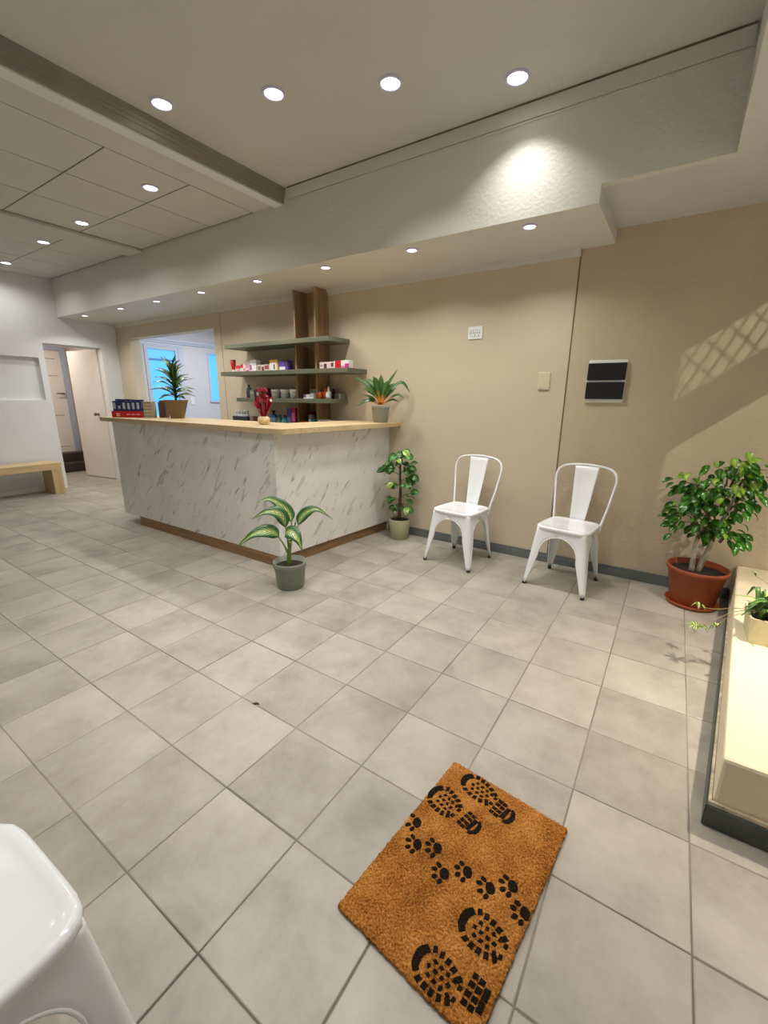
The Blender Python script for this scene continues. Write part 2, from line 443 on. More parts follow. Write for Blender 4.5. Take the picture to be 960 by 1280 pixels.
# ------------------------------------------------------------------ ceilings
bm = bmesh.new()
box(bm, -3.09, -0.175, YF, YB + 0.02, ZT, ZT + 0.1)             # raised plaster tray
box(bm, XL, -3.09, YF, YB + 0.02, ZL + 0.008, ZT + 0.1)         # suspended part
ceiling = struct(obj('ceiling', bm, M_CEIL))
bm = bmesh.new(); box(bm, -0.18, XR, YF, W + 0.002, ZH, 3.0); box(bm, -0.745, -0.18, YB + 0.05, W + 0.002, ZH, 3.0)
obj('lower_ceiling', bm, M_CEIL, ceiling)
# border strip and single panels of the suspended ceiling
bxo('border_board', (-3.438, -3.09, YF, YB, ZL, ZL + 0.0075), M_CEIL, ceiling)
bxo('joint_backing', (XL, -3.43, YF, YB, ZL + 0.004, ZL + 0.0078), M_JOINT, ceiling)
cols = [(-4.014, -3.446), (-4.594, -4.023), (-5.18, -4.603), (-6.03, -5.47), (-6.608, -6.038), (-7.188, -6.617), (-7.497, -7.197)]
ppro = {}
for (a, b) in cols:
    yy = 2.118
    while yy > -0.4:
        y_lo = yy - 0.576
        w = round(b - a, 3)
        if w not in ppro:
            bm = bmesh.new(); box(bm, -w / 2, w / 2, -0.284, 0.284, 0, 0.005)
            ppro[w] = o = obj('ceiling_panel', bm, M_PANEL, ceiling)
        else:
            o = ppro[w].copy(); COL.objects.link(o); o.parent = ceiling
        o.location = ((a + b) / 2, (yy + y_lo) / 2, ZL - random.uniform(0, .0012))
        yy -= 0.578
bm = bmesh.new()
for (a, b) in cols: box(bm, a, b, YF, -0.775, ZL, ZL + 0.005)
obj('panel_field', bm, M_PANEL, ceiling)['kind'] = 'stuff'
# fascia mouldings between tray and suspended part
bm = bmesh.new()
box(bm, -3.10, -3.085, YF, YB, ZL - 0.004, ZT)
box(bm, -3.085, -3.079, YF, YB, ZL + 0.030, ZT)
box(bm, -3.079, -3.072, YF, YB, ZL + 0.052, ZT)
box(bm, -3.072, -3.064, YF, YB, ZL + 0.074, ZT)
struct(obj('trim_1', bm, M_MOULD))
bm = bmesh.new(); box(bm, -3.19, -3.0995, YF, YB, ZL - 0.012, ZL)
struct(obj('trim_2', bm, M_WHITE))
bm = bmesh.new(); box(bm, -5.455, -5.195, YF, YB, ZL - 0.03, ZL + 0.004)
struct(obj('trim_3', bm, M_CEIL, bevel=0.006))
# bulkhead over the counter with its soffit
bm = bmesh.new()
box(bm, XL, -0.745, YB, W + 0.006, ZS, ZT + 0.1)
box(bm, -0.745, -0.18, YB, YB + 0.05, ZH, ZT + 0.1)
bulk = struct(obj('wall_bulkhead', bm, M_BULK))
bm = bmesh.new(); box(bm, -3.04, -0.19, YB - 0.012, YB, 2.815, 2.888); box(bm, -3.04, -0.19, YB - 0.007, YB, 2.802, 2.811)
struct(obj('trim_4', bm, M_BULK))
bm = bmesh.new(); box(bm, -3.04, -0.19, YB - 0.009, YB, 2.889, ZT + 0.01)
struct(obj('gap_shadow_strip', bm, mat('crack shadow', (132, 122, 108), 0.9, noise=0.6, nscale=5)))  # dark strip painted as the shadow gap between bulkhead and tray
bm = bmesh.new()
for a, b in ((XL + 0.001, -3.572), (-3.273, -0.955)):
    box(bm, a, b, W - 0.03, W + 0.006, ZS - 0.022, ZS); box(bm, a, b, W - 0.014, W + 0.006, ZS - 0.045, ZS - 0.022)
struct(obj('trim_6', bm, M_BULK))

# back baseboard
bm = bmesh.new()
box(bm, -2.52, 0.245, W - 0.016, W, 0, 0.052); box(bm, -2.52, 0.245, W - 0.011, W, 0.052, 0.078)
struct(obj('baseboard_back', bm, M_SKIRT, bevel=0.003))

# ------------------------------------------------------------------ downlights
def downlight(x, y, z, label, group, power, r=0.062, spread=106, col=LAMP_COL, size=None):
    t = thing('downlight', label, 'downlight', (x, y, z), 0, group)
    bm = bmesh.new()
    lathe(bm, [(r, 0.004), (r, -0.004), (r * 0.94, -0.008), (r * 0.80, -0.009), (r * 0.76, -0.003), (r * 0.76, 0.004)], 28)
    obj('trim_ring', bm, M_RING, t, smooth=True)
    bm = bmesh.new(); lathe(bm, [(0, -0.0055), (r * 0.5, -0.005), (r * 0.765, -0.003)], 28)
    obj('lens', bm, M_LENS, t, smooth=True)
    ld = bpy.data.lights.new('downlight_lamp', 'AREA'); ld.shape = 'DISK'; ld.size = size or r * 1.4
    ld.energy = power; ld.color = col; ld.spread = R(spread)
    lo = bpy.data.objects.new('downlight_lamp', ld); COL.objects.link(lo); lo.parent = t; lo.location = (0, 0, -0.014)
    return t
tray = [(-2.903, 1.034), (-2.306, 1.314), (-1.731, 1.587), (-1.163, 1.902)]
names = ['round downlight in the plaster tray ceiling beside the dark moulding', 'round downlight in the plaster tray ceiling, second from the dark moulding',
         'round downlight in the plaster tray ceiling, third from the dark moulding', 'round downlight in the plaster tray ceiling above the bright patch on the bulkhead']
for (x, y), l in zip(tray, names): downlight(x, y, ZT, l, 'downlights in the tray ceiling', P_TRAY, 0.064)
for x, y, l in ((-2.45, 0.08, 'farthest from the doormat'), (-1.86, 0.36, 'second row, second from the moulding'), (-1.28, 0.64, 'second row, third from the moulding'), (-0.71, 0.95, 'straight above the doormat'), (-2.2, -1.9, 'behind the foreground chair'), (-0.6, -1.9, 'by the entrance wall')):
    downlight(x, y, ZT, 'added unseen downlight in the tray ceiling overhead, ' + l, 'added downlights near the entrance', P_ENTRY, 0.064)  # out-of-view lamps added to light the floor evenly
ordn = ['nearest the beige seam', 'second from the soffit step', 'third from the soffit step', 'just before the walnut boards', 'fifth from the soffit step', 'sixth from the soffit step', 'second from the white wall', 'nearest the white wall']
for x, l in zip((-1.145, -1.969, -2.774, -3.59, -4.43, -5.247, -6.04, -6.975), ordn):
    downlight(x, 2.255, ZS, 'small downlight in the low soffit, ' + l, 'downlights in the soffit', P_SOFFIT, 0.045, 140)
for (x, y), l in zip([(-3.723, 1.408), (-4.916, 1.444), (-5.811, 1.466), (-7.041, 1.522)],
                     ['nearest the dark moulding', 'just before the narrow beam', 'just behind the narrow beam', 'closest to the white wall']):
    downlight(x, y, ZL - 0.001, 'round downlight in the panelled ceiling, ' + l, 'downlights in the panelled ceiling', P_LEFT, 0.06, 150)
for x, y, l in ((-3.9, -0.8, 'nearer the moulding'), (-5.9, -0.8, 'nearer the bench')):
    downlight(x, y, ZL - 0.001, 'added unseen downlight in the panelled ceiling overhead, ' + l, 'added downlights above the waiting side', P_LEFT, 0.06)  # two more unseen lamps, added to spread light over the waiting side
for y in (1.50,):
    downlight(0.56, y, ZH, 'warm downlight over the cream ledge', None, P_LEDGE, 0.05, 72, (1.0, 0.90, 0.74))
# street lamp outside the grilled window
ld = bpy.data.lights.new('street_lamp', 'SPOT'); ld.energy = P_STREET; ld.color = (1.0, 0.91, 0.78); ld.spot_size = R(60); ld.shadow_soft_size = 0.03
lo = bpy.data.objects.new('street_lamp', ld); COL.objects.link(lo); lo.location = (3.9, -1.0, 4.5)
lo.rotation_euler = (Vector((0.0, 2.6, 1.0)) - lo.location).to_track_quat('-Z', 'Y').to_euler()

# ------------------------------------------------------------------ corridor behind the doorway
bm = bmesh.new()
box(bm, -10.3, XL - 0.12, 1.2, 1.3, 0, 2.5); box(bm, -10.3, XL - 0.12, 2.98, 3.02, 0, 2.5)
box(bm, -9.5, -9.4, 1.3, 2.98, 0, 2.5); box(bm, -9.5, XL - 0.12, 1.3, 2.98, 2.35, 2.45)
struct(obj('wall_corridor', bm, mat('corridor paint', (230, 218, 204), 0.6)))
ld = bpy.data.lights.new('corridor_lamp', 'AREA'); ld.shape = 'DISK'; ld.size = 0.2; ld.energy = 20; ld.color = (1, 0.92, 0.86)
lo = bpy.data.objects.new('corridor_lamp', ld); COL.objects.link(lo); lo.location = (-8.5, 2.0, 2.34)
# far panelled door with lever
bm = bmesh.new(); box(bm, -9.40, -9.365, 1.95, 2.80, 0.0, 2.05)
d1 = struct(obj('door_1', bm, M_DOOR))
for z in (0.95, 1.62, 0.4, 1.9):
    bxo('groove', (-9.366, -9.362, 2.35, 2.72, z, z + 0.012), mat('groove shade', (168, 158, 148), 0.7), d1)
bm = bmesh.new(); tube(bm, [(-9.365, 2.755, 1.33), (-9.31, 2.755, 1.33), (-9.305, 2.74, 1.33), (-9.305, 2.64, 1.33)], 0.011, 8)
lathe(bm, [(0.026, 0.0), (0.026, 0.006), (0, 0.006)], 16, (-9.36, 2.755, 1.33))
obj('lever_handle', bm, M_CHROME, d1, smooth=True)
bm = bmesh.new(); box(bm, -9.40, -9.33, 2.80, 2.875, 0, 2.12); box(bm, -9.40, -9.33, 1.9, 2.80, 2.05, 2.12)
struct(obj('trim_7', bm, mat('blue grey frame', (168, 178, 200), 0.5)))
# open white door leaf hinged at the jamb
d2 = struct(bpy.data.objects.new('door_2', None)); COL.objects.link(d2); d2.location = (XL - 0.125, DY1 - 0.012, 0); d2.rotation_euler.z = R(180 + 9)
bxo('door_leaf', (0, 0.72, -0.018, 0.018, 0.012, 1.965), M_DOOR, d2, bevel=0.003)
bm = bmesh.new()
k = bm.verts
lathe(bm, [(0.0, 0.0), (0.024, 0.0), (0.024, 0.006), (0.011, 0.010), (0.011, 0.030), (0.026, 0.042), (0.028, 0.055), (0.018, 0.066), (0, 0.068)], 16)
bmesh.ops.rotate(bm, verts=bm.verts, cent=(0, 0, 0), matrix=Matrix.Rotation(R(-90), 3, 'X'))
bmesh.ops.translate(bm, verts=bm.verts, vec=(0.16, 0.018, 1.02))
obj('door_knob', bm, M_CHROME, d2, smooth=True)
# door casing on the room side
bm = bmesh.new()
box(bm, XL - 0.12, XL + 0.006, DY1 - 0.012, DY1 + 0.035, 0, DZ + 0.01)
box(bm, XL - 0.12, XL - 0.09, DY0, DY1 - 0.012, DZ - 0.025, DZ)
struct(obj('trim_8', bm, M_TRIMW))
# dark steps at the end of the corridor
t = thing('stair', 'two dark brown steps at the far end of the corridor', 'stairs')
M_STEP = mat('dark step', (62, 50, 42), 0.5, noise=0.3, nscale=6)
bxo('step', (-9.36, -8.90, 1.32, 2.96, 0.0, 0.16), M_STEP, t, bevel=0.01)
bxo('step', (-9.36, -9.14, 1.32, 2.96, 0.16, 0.31), M_STEP, t, bevel=0.01)

# ------------------------------------------------------------------ back room seen through the pass-through
bm = bmesh.new()
XB = -7.62
box(bm, XB - 0.1, XB, W + 0.15, 3.34, 0, 2.6)
box(bm, XB - 0.1, XB, 3.93, 4.50, 0, 2.6)
box(bm, XB - 0.1, XB, 3.34, 3.93, 2.11, 2.6)
box(bm, XB - 0.1, XB, 4.50, 4.86, 0, 1.23); box(bm, XB - 0.1, XB, 4.50, 4.86, 2.09, 2.6)
box(bm, XB - 0.1, XB, 4.86, 5.3, 0, 2.6)
box(bm, XB, -4.6, 5.2, 5.3, 0, 2.6); box(bm, -4.6, -4.5, W + 0.15, 5.3, 0, 2.6)
box(bm, XB, -4.6, W + 0.15, 5.2, 2.5, 2.6)
struct(obj('wall_backroom', bm, mat('backroom paint', (214, 214, 218), 0.6)))
bm = bmesh.new()
box(bm, XB - 0.04, XB + 0.01, 3.34, 3.40, 0, 2.11); box(bm, XB - 0.04, XB + 0.01, 3.88, 3.93, 0, 2.11); box(bm, XB - 0.04, XB + 0.01, 3.40, 3.88, 2.06, 2.11)
dr = struct(obj('door_3', bm, mat('bluish white frame', (200, 210, 226), 0.4)))
bxo('pane', (XB - 0.03, XB - 0.02, 3.40, 3.88, 0.02, 1.88), M_PANE, dr)
bxo('pane', (XB - 0.03, XB - 0.02, 3.40, 3.88, 1.91, 2.06), M_PANE, dr)
bxo('canopy_beam_bar', (XB - 0.035, XB - 0.012, 3.40, 3.88, 1.88, 1.91), mat('canopy bar blue', (88, 150, 214), 0.5), dr)  # bar on the pane stands for a canopy beam outside
bxo('casing', (XB, XB + 0.018, 3.93, 4.02, 0, 2.109), MATS['bluish white frame'], dr)
bxo('casing', (XB, XB + 0.018, 3.25, 4.02, 2.11, 2.168), MATS['bluish white frame'], dr)
bm = bmesh.new()
box(bm, XB - 0.04, XB + 0.015, 4.50, 4.53, 1.23, 2.09); box(bm, XB - 0.04, XB + 0.015, 4.83, 4.86, 1.23, 2.09); box(bm, XB - 0.04, XB + 0.015, 4.53, 4.83, 2.06, 2.09); box(bm, XB - 0.04, XB + 0.03, 4.48, 4.88, 1.20, 1.23)
w2 = struct(obj('window_2', bm, MATS['bluish white frame']))
bxo('pane', (XB - 0.03, XB - 0.02, 4.53, 4.83, 1.23, 2.06), M_PANE, w2)
bm = bmesh.new(); box(bm, XB, XB + 0.05, W + 0.16, 5.19, 2.20, 2.24); box(bm, XB, XB + 0.03, W + 0.16, 5.19, 2.17, 2.20)
struct(obj('trim_9', bm, MATS['bluish white frame']))
sw = tag(bxo('light_switch', (XB, XB + 0.012, 4.08, 4.16, 1.16, 1.29), M_PLATEW, bevel=0.003), 'white switch plate on the back room wall beside the blue door', 'switch')
ld = bpy.data.lights.new('backroom_lamp', 'AREA'); ld.shape = 'RECTANGLE'; ld.size = 1.0; ld.size_y = 0.3; ld.energy = 48; ld.color = (0.92, 0.95, 1.0)
lo = bpy.data.objects.new('backroom_lamp', ld); COL.objects.link(lo); lo.location = (-6.2, 4.1, 2.49)
t = thing('ceiling_lamp', 'white ceiling lamp tray in the back room behind the pass-through', 'lamp', (-6.2, 4.1, 2.5))
bxo('housing', (-0.55, 0.55, -0.2, 0.2, -0.006, 0.0), M_TRIMW, t)
# sill of the pass-through
bm = bmesh.new(); box(bm, OX0, OX1, W - 0.002, W + 0.152, OZ0, OZ0 + 0.02)
struct(obj('trim_10', bm, M_BEIGE))

# ------------------------------------------------------------------ reception counter
t = thing('reception_counter', 'white marble-patterned reception counter with pale oak top and brown plinth', 'counter', (-3.9, 1.7, 0))
cnt = t
def rel(o, p): return (o[0] - p[0], o[1] - p[1])
C0 = (-3.9, 1.7)
def cp(pts): return [(x - C0[0], y - C0[1]) for x, y in pts]
YC = 1.505
xr = lambda y, base=-2.662: base + (y - 1.5) * 0.0945         # slanted return
bm = bmesh.new(); prism(bm, cp([(-5.035, YC), (xr(YC), YC), (xr(YC) - 0.02, YC + 0.02), (-5.035, YC + 0.02)]), 0.095, 1.05)
obj('front_panel', bm, M_MARBLE, t)
bm = bmesh.new(); prism(bm, cp([(xr(YC), YC), (xr(W - 0.002), W - 0.002), (xr(W - 0.002) - 0.02, W - 0.002), (xr(YC) - 0.02, YC + 0.02)]), 0.095, 1.05)
obj('return_panel', bm, M_MARBLE, t)
bm = bmesh.new(); prism(bm, cp([(-5.035, YC + 0.02), (-5.015, YC + 0.02), (-5.015, 2.02), (-5.035, 2.02)]), 0.095, 1.05)
obj('end_panel', bm, M_MARBLE, t)
bm = bmesh.new(); prism(bm, cp([(-4.74, YC + 0.003), (xr(YC) - 0.028, YC + 0.003), (xr(YC) - 0.028, YC + 0.04), (-4.74, YC + 0.04)]), 0, 0.097)
obj('plinth', bm, M_PLINTH, t)
bm = bmesh.new(); prism(bm, cp([(xr(YC) - 0.026, YC + 0.003), (xr(W) - 0.026, W - 0.001), (xr(W) - 0.05, W - 0.001), (xr(YC) - 0.06, YC + 0.04)]), 0, 0.097)
obj('plinth', bm, M_PLINTHY, t)
bm = bmesh.new(); prism(bm, cp([(-4.74, YC + 0.04), (-4.72, YC + 0.04), (-4.72, 1.98), (-4.74, 1.98)]), 0, 0.097)
obj('plinth', bm, M_PLINTHY, t)
# L-shaped worktop of two boards with a rounded outer corner
xt = lambda y: -2.535 + (y - 1.465) * 0.0945
arc = [(xt(1.465) - 0.05 + 0.05 * math.sin(a), 1.465 + 0.05 - 0.05 * math.cos(a)) for a in [R(d) for d in (0, 22, 45, 68, 90)]]
ytc = 2.02
bm = bmesh.new(); prism(bm, cp([(-5.235, 1.478)] + arc + [(xt(ytc), ytc), (-5.235, ytc)]), 1.05, 1.092)
obj('worktop', bm, M_OAK, t, bevel=0.003)
bm = bmesh.new(); prism(bm, cp([(xt(ytc) - 0.56, ytc + 0.0015), (xt(ytc), ytc + 0.0015), (xt(W - 0.002), W - 0.002), (xt(W) - 0.56, W - 0.002)]), 1.05, 1.092)
obj('worktop', bm, M_OAKY, t, bevel=0.003)
bm = bmesh.new(); prism(bm, cp([(-5.015, 1.99), (-3.1, 1.99), (-3.1, 2.01), (-5.015, 2.01)]), 0.0, 1.05)
obj('rear_panel', bm, M_MARBLE, t)

# ------------------------------------------------------------------ shelf unit
t = thing('wall_shelves', 'olive grey wall shelves on walnut upright boards behind the counter', 'shelf', (-3.7, W, 0))
X0 = -3.7
for xa in (-3.570, -3.297):
    bxo('upright_board', (xa - X0, xa + 0.022 - X0, 2.672 - W, -0.0005, 0.0, ZS - 0.001), M_COLUMN, t, bevel=0.001)
bxo('back_board', (-3.548 - X0, -3.297 - X0, -0.02, -0.0005, 0.0, ZS - 0.001), M_COLUMN, t)
# shelves are notched round the uprights: they pass in front and between
def shelf(x0, x1, z, name='shelf'):
    bxo(name, (x0 - X0, x1 - X0, 2.555 - W, -0.001, z - 0.042, z), M_SHELF, t, bevel=0.002)
shelf(-4.525, -3.013, 1.862); shelf(-4.63, -2.803, 1.577); shelf(-4.387, -3.04, 1.297); shelf(-4.64, -2.95, 1.005)

# ------------------------------------------------------------------ cartons, tubs and bottles
MC = {}
def cm(c, rough=0.45):
    k = (c, rough)
    if k not in MC: MC[k] = mat('print %d %d %d' % c, c, rough)
    return MC[k]
def carton(name, label, cat, x0, x1, z, h, col, bands=(), y=2.655, d=0.07, group=None, rot=0.0, lid=None):
    """box with its front at y; bands: (u0,u1,v0,v1,colour) in 0..1 of the front face"""
    w = x1 - x0
    t = thing(name, label, cat, ((x0 + x1) / 2, y + d / 2, z), rot, group)
    body = bxo('carton_body', (-w / 2, w / 2, -d / 2, d / 2, 0, h), cm(col), t, bevel=0.0015)
    for (u0, u1, v0, v1, c) in bands:
        bxo('printed_panel', (-w / 2 + u0 * w, -w / 2 + u1 * w, -d / 2 - 0.0008, -d / 2 + 0.0005, v0 * h, v1 * h), cm(c), body)
    if lid: bxo('lid_flap', (-w / 2 - 0.001, w / 2 + 0.001, -d / 2 - 0.001, d / 2 + 0.001, h * 0.86, h + 0.001), cm(lid), t)
    return t
def bottle(name, label, cat, x, z, prof, col, cap=None, lab=None, y=2.68, group=None, capcol=(240, 240, 240), lz=(0.25, 0.7), segs=18):
    t = thing(name, label, cat, (x, y, z), 0, group)
    bm = bmesh.new(); lathe(bm, [(0, 0)] + prof + [(0, prof[-1][1])], segs); body = obj('bottle_body', bm, cm(col, 0.25), t, smooth=True)
    if cap:
        bm = bmesh.new(); lathe(bm, [(0, cap[0][1])] + cap + [(0, cap[-1][1])], segs); obj('cap', bm, cm(capcol, 0.35), t, smooth=True)
    if lab:
        H = prof[-1][1]; r = max(p[0] for p in prof) + 0.0008
        bm = bmesh.new(); lathe(bm, [(r, H * lz[0]), (r, H * lz[1])], segs); obj('label_band', bm, cm(lab), body, smooth=True)
    return t
WHT, RED, PNK, BLU, NAV, YEL, PUR, TEA, GRN, ORA, GRY, CRM, DRK = (238, 236, 232), (196, 30, 36), (226, 150, 168), (60, 110, 180), (34, 48, 104), (238, 190, 60), (104, 78, 176), (44, 140, 150), (72, 130, 96), (226, 120, 30), (150, 152, 150), (224, 214, 190), (46, 38, 40)
Z2 = 1.577
# middle shelf
t = thing('gift_pouch', 'tall red tapering pouch with pale foot at the shelf end', 'pouch', (-4.535, 2.66, Z2))
bm = bmesh.new()
rings = [(0.020, 0.0), (0.022, 0.03), (0.036, 0.08), (0.042, 0.135)]
lathe(bm, [(0, 0)] + rings + [(0, 0.135)], 14, sy=0.6); obj('pouch_body', bm, cm(RED, 0.3), t, smooth=True)
bm = bmesh.new(); lathe(bm, [(0.0225, 0.002), (0.0245, 0.028)], 14, sy=0.62); obj('printed_panel', bm, cm(WHT), t, smooth=True)
carton('small_carton', 'small white and red carton next to the red pouch', 'box', -4.483, -4.405, Z2, 0.075, WHT, [(0.0, 1.0, 0.5, 0.95, (206, 60, 66)), (0.15, 0.85, 0.12, 0.4, PNK)])
carton('small_carton', 'white carton with red top edge on the middle shelf', 'box', -4.395, -4.329, Z2, 0.082, WHT, [(0, 0.55, 0.55, 1.0, (206, 50, 56)), (0.5, 0.9, 0.15, 0.5, (222, 150, 150))])
carton('small_carton', 'pale pink upright carton with pink roundel', 'box', -4.323, -4.258, Z2, 0.112, (238, 214, 216), [(0.15, 0.85, 0.35, 0.75, PNK), (0.1, 0.9, 0.06, 0.16, (200, 80, 110))])
carton('small_carton', 'tall white carton with mauve corner on the middle shelf', 'box', -4.252, -4.146, Z2, 0.122, (234, 236, 236), [(0.0, 0.35, 0.15, 0.6, (176, 110, 150)), (0.45, 0.9, 0.55, 0.85, (206, 222, 226))])
carton('long_carton', 'low cream carton with dark floral print', 'box', -4.124, -3.934, Z2, 0.068, CRM, [(0.05, 0.3, 0.2, 0.8, (150, 120, 104)), (0.36, 0.55, 0.1, 0.7, (120, 70, 78)), (0.6, 0.95, 0.3, 0.9, (166, 84, 96))])
carton('small_carton', 'white and yellow carton with dark cat-like mark', 'box', -3.928, -3.812, Z2, 0.112, WHT, [(0, 1, 0.78, 1, YEL), (0.84, 1, 0, 0.78, YEL), (0.5, 0.66, 0.14, 0.6, (70, 50, 70))])
carton('small_carton', 'violet and white carton nearest the walnut upright', 'box', -3.782, -3.665, Z2, 0.098, PUR, [(0, 0.7, 0, 0.4, WHT), (0.6, 1, 0.4, 1.0, (70, 74, 110))])
carton('long_carton', 'low white carton with dark animal figures', 'box', -3.222, -3.042, Z2, 0.066, (230, 216, 210), [(0.3, 0.5, 0.1, 0.75, (90, 50, 60)), (0.8, 0.97, 0.3, 0.85, (110, 50, 56)), (0.05, 0.2, 0.35, 0.65, (186, 150, 150))])
carton('small_carton', 'plain red carton between two white cartons', 'box', -3.037, -2.958, Z2, 0.072, (206, 28, 30), [(0, 0.12, 0, 1, WHT)])
carton('small_carton', 'white carton with magenta corner at the shelf end', 'box', -2.954, -2.862, Z2, 0.074, WHT, [(0.5, 1.0, 0, 0.6, (206, 40, 130)), (0, 0.5, 0, 0.35, (226, 120, 180))])
# lower shelf
Z3 = 1.297
bottle('pump_bottle', 'slate blue curved bottle at the end of the lower shelf', 'bottle', -4.315, Z3, [(0.032, 0), (0.034, 0.06), (0.026, 0.10), (0.012, 0.118)], (86, 100, 122), [(0.011, 0.118), (0.011, 0.135), (0.006, 0.146)], None, capcol=DRK)
carton('small_carton', 'grey-green carton beside the slate blue bottle', 'box', -4.275, -4.21, Z3, 0.086, (168, 170, 158), [(0.1, 0.9, 0.5, 0.8, (210, 210, 200))])
bottle('dark_vial', 'slim dark vial between two grey cartons', 'bottle', -4.190, Z3, [(0.015, 0), (0.015, 0.075)], (58, 46, 50), [(0.012, 0.075), (0.012, 0.09)], None, capcol=(40, 36, 40))
carton('small_carton', 'grey carton behind the red-leaved ornament', 'box', -4.168, -4.108, Z3, 0.07, (176, 176, 170), [(0.1, 0.9, 0.4, 0.8, WHT)])
carton('small_carton', 'dark magenta carton behind the red-leaved ornament', 'box', -4.095, -4.005, Z3, 0.105, (130, 44, 74), [(0.5, 1, 0.2, 0.8, (70, 80, 120))])
for x, l in ((-3.918, 'white lidded tub with label, farthest from the walnut upright'), (-3.774, 'white lidded tub with label, middle of three on the lower shelf'), (-3.636, 'white lidded tub with label, nearest the walnut upright')):
    tt = thing('supplement_tub', l, 'tub', (x, 2.715, Z3), 0, 'white tubs on the lower shelf')
    bm = bmesh.new(); lathe(bm, [(0, 0), (0.043, 0), (0.050, 0.066), (0, 0.066)], 20); obj('tub_body', bm, cm((226, 226, 218)), tt, smooth=True)
    bm = bmesh.new(); lathe(bm, [(0, 0.066), (0.054, 0.066), (0.054, 0.088), (0.050, 0.092), (0, 0.092)], 20); obj('lid', bm, cm((238, 238, 234)), tt, smooth=True)
    bm = bmesh.new(); lathe(bm, [(0.0455, 0.012), (0.0500, 0.056)], 20); obj('label_band', bm, cm((196, 198, 192)), tt, smooth=True)
carton('small_carton', 'violet and white low carton between the uprights', 'box', -3.44, -3.355, Z3, 0.042, WHT, [(0, 0.4, 0.3, 1, PUR)], y=2.64)
carton('small_carton', 'grey upright carton with navy print between the uprights', 'box', -3.445, -3.365, Z3, 0.096, (150, 150, 140), [(0.2, 0.8, 0.15, 0.6, (70, 76, 106))], y=2.74)
carton('small_carton', 'tiny white cube carton between the uprights', 'box', -3.348, -3.302, Z3, 0.054, WHT, [(0.2, 0.8, 0.3, 0.7, (214, 214, 220))], y=2.64, d=0.045)
bottle('squat_bottle', 'orange squat bottle with dark cap by the front upright', 'bottle', -3.242, Z3, [(0.026, 0), (0.028, 0.055), (0.014, 0.07)], ORA, [(0.013, 0.07), (0.013, 0.094)], None, y=2.68, capcol=(40, 50, 80))
bottle('squat_bottle', 'orange squat bottle with red cap beside the white nozzle bottle', 'bottle', -3.182, Z3, [(0.026, 0), (0.028, 0.06), (0.014, 0.076)], (214, 98, 22), [(0.013, 0.076), (0.013, 0.102)], None, y=2.69, capcol=(196, 60, 30))
bottle('nozzle_bottle', 'white bottle with pointed nozzle on the lower shelf', 'bottle', -3.112, Z3, [(0.025, 0), (0.027, 0.05), (0.022, 0.066), (0.011, 0.075)], (232, 232, 226), [(0.012, 0.075), (0.010, 0.09), (0.003, 0.120)], (200, 206, 210), y=2.65, capcol=(240, 238, 230))
bottle('dark_vial', 'dark red bottle beside the grey carton on the lower shelf', 'bottle', -3.172, Z3, [(0.017, 0), (0.017, 0.075)], (96, 30, 30), [(0.012, 0.075), (0.012, 0.1)], None, y=2.80, capcol=(60, 24, 26))
carton('small_carton', 'low grey carton with white end at the lower shelf end', 'box', -3.138, -3.055, Z3, 0.052, (150, 150, 142), [(0.7, 1.0, 0.0, 1, (226, 226, 222))], y=2.77)
# lowest shelf, half hidden by the worktop
Z4 = 1.005
tr = thing('vial_rack', 'dark rack holding small silver-capped vials', 'rack', (-4.445, 2.665, Z4))
bm = bmesh.new(); box(bm, -0.13, 0.13, -0.035, 0.035, 0, 0.012); box(bm, -0.13, 0.13, -0.035, -0.030, 0.012, 0.085); box(bm, -0.13, 0.13, 0.030, 0.035, 0.012, 0.085); box(bm, -0.13, -0.125, -0.03, 0.03, 0.012, 0.085); box(bm, 0.125, 0.13, -0.03, 0.03, 0.012, 0.085)
obj('rack_body', bm, cm((50, 50, 58)), tr)
for k, x in enumerate((-4.545, -4.495, -4.445, -4.395, -4.345)):
    ordv = ['outermost', 'second', 'middle', 'fourth', 'innermost'][k]
    bottle('spray_vial', 'slim clear vial with silver cap, %s in the dark rack' % ordv, 'bottle', x, Z4 + 0.013, [(0.018, 0), (0.018, 0.085), (0.009, 0.095)], (206, 208, 214), [(0.010, 0.095), (0.010, 0.128), (0.007, 0.142)], None, y=2.665, group='vials in the rack', capcol=(214, 216, 220))
carton('small_carton', 'dusty pink carton beside the dark vial rack', 'box', -4.312, -4.25, Z4, 0.088, (176, 120, 126), [(0.1, 0.6, 0.3, 0.8, (206, 170, 172))])
carton('small_carton', 'dark maroon carton beside the dusty pink one', 'box', -4.246, -4.18, Z4, 0.085, (104, 44, 50), [])
bottle('pump_bottle', 'blue bottle with black pump and pale label', 'bottle', -3.935, Z4, [(0.04, 0), (0.042, 0.10), (0.03, 0.118), (0.012, 0.125)], (56, 96, 150), [(0.013, 0.125), (0.013, 0.145), (0.02, 0.147), (0.02, 0.162)], (150, 180, 210), capcol=DRK)
bottle('squat_bottle', 'green bottle with cap on the lowest shelf', 'bottle', -3.84, Z4, [(0.034, 0), (0.036, 0.08), (0.018, 0.095)], (62, 116, 88), [(0.017, 0.095), (0.017, 0.118)], (120, 170, 140), capcol=(46, 100, 84))
bottle('squat_bottle', 'teal bottle with cap on the lowest shelf', 'bottle', -3.762, Z4, [(0.034, 0), (0.036, 0.078), (0.018, 0.092)], (40, 140, 150), [(0.017, 0.092), (0.017, 0.115)], (130, 196, 200), capcol=(36, 110, 120))
carton('tall_carton', 'tall violet and blue carton behind the worktop', 'box', -3.705, -3.645, Z4, 0.192, (84, 76, 150), [(0.1, 0.9, 0.2, 0.5, (110, 130, 200))])
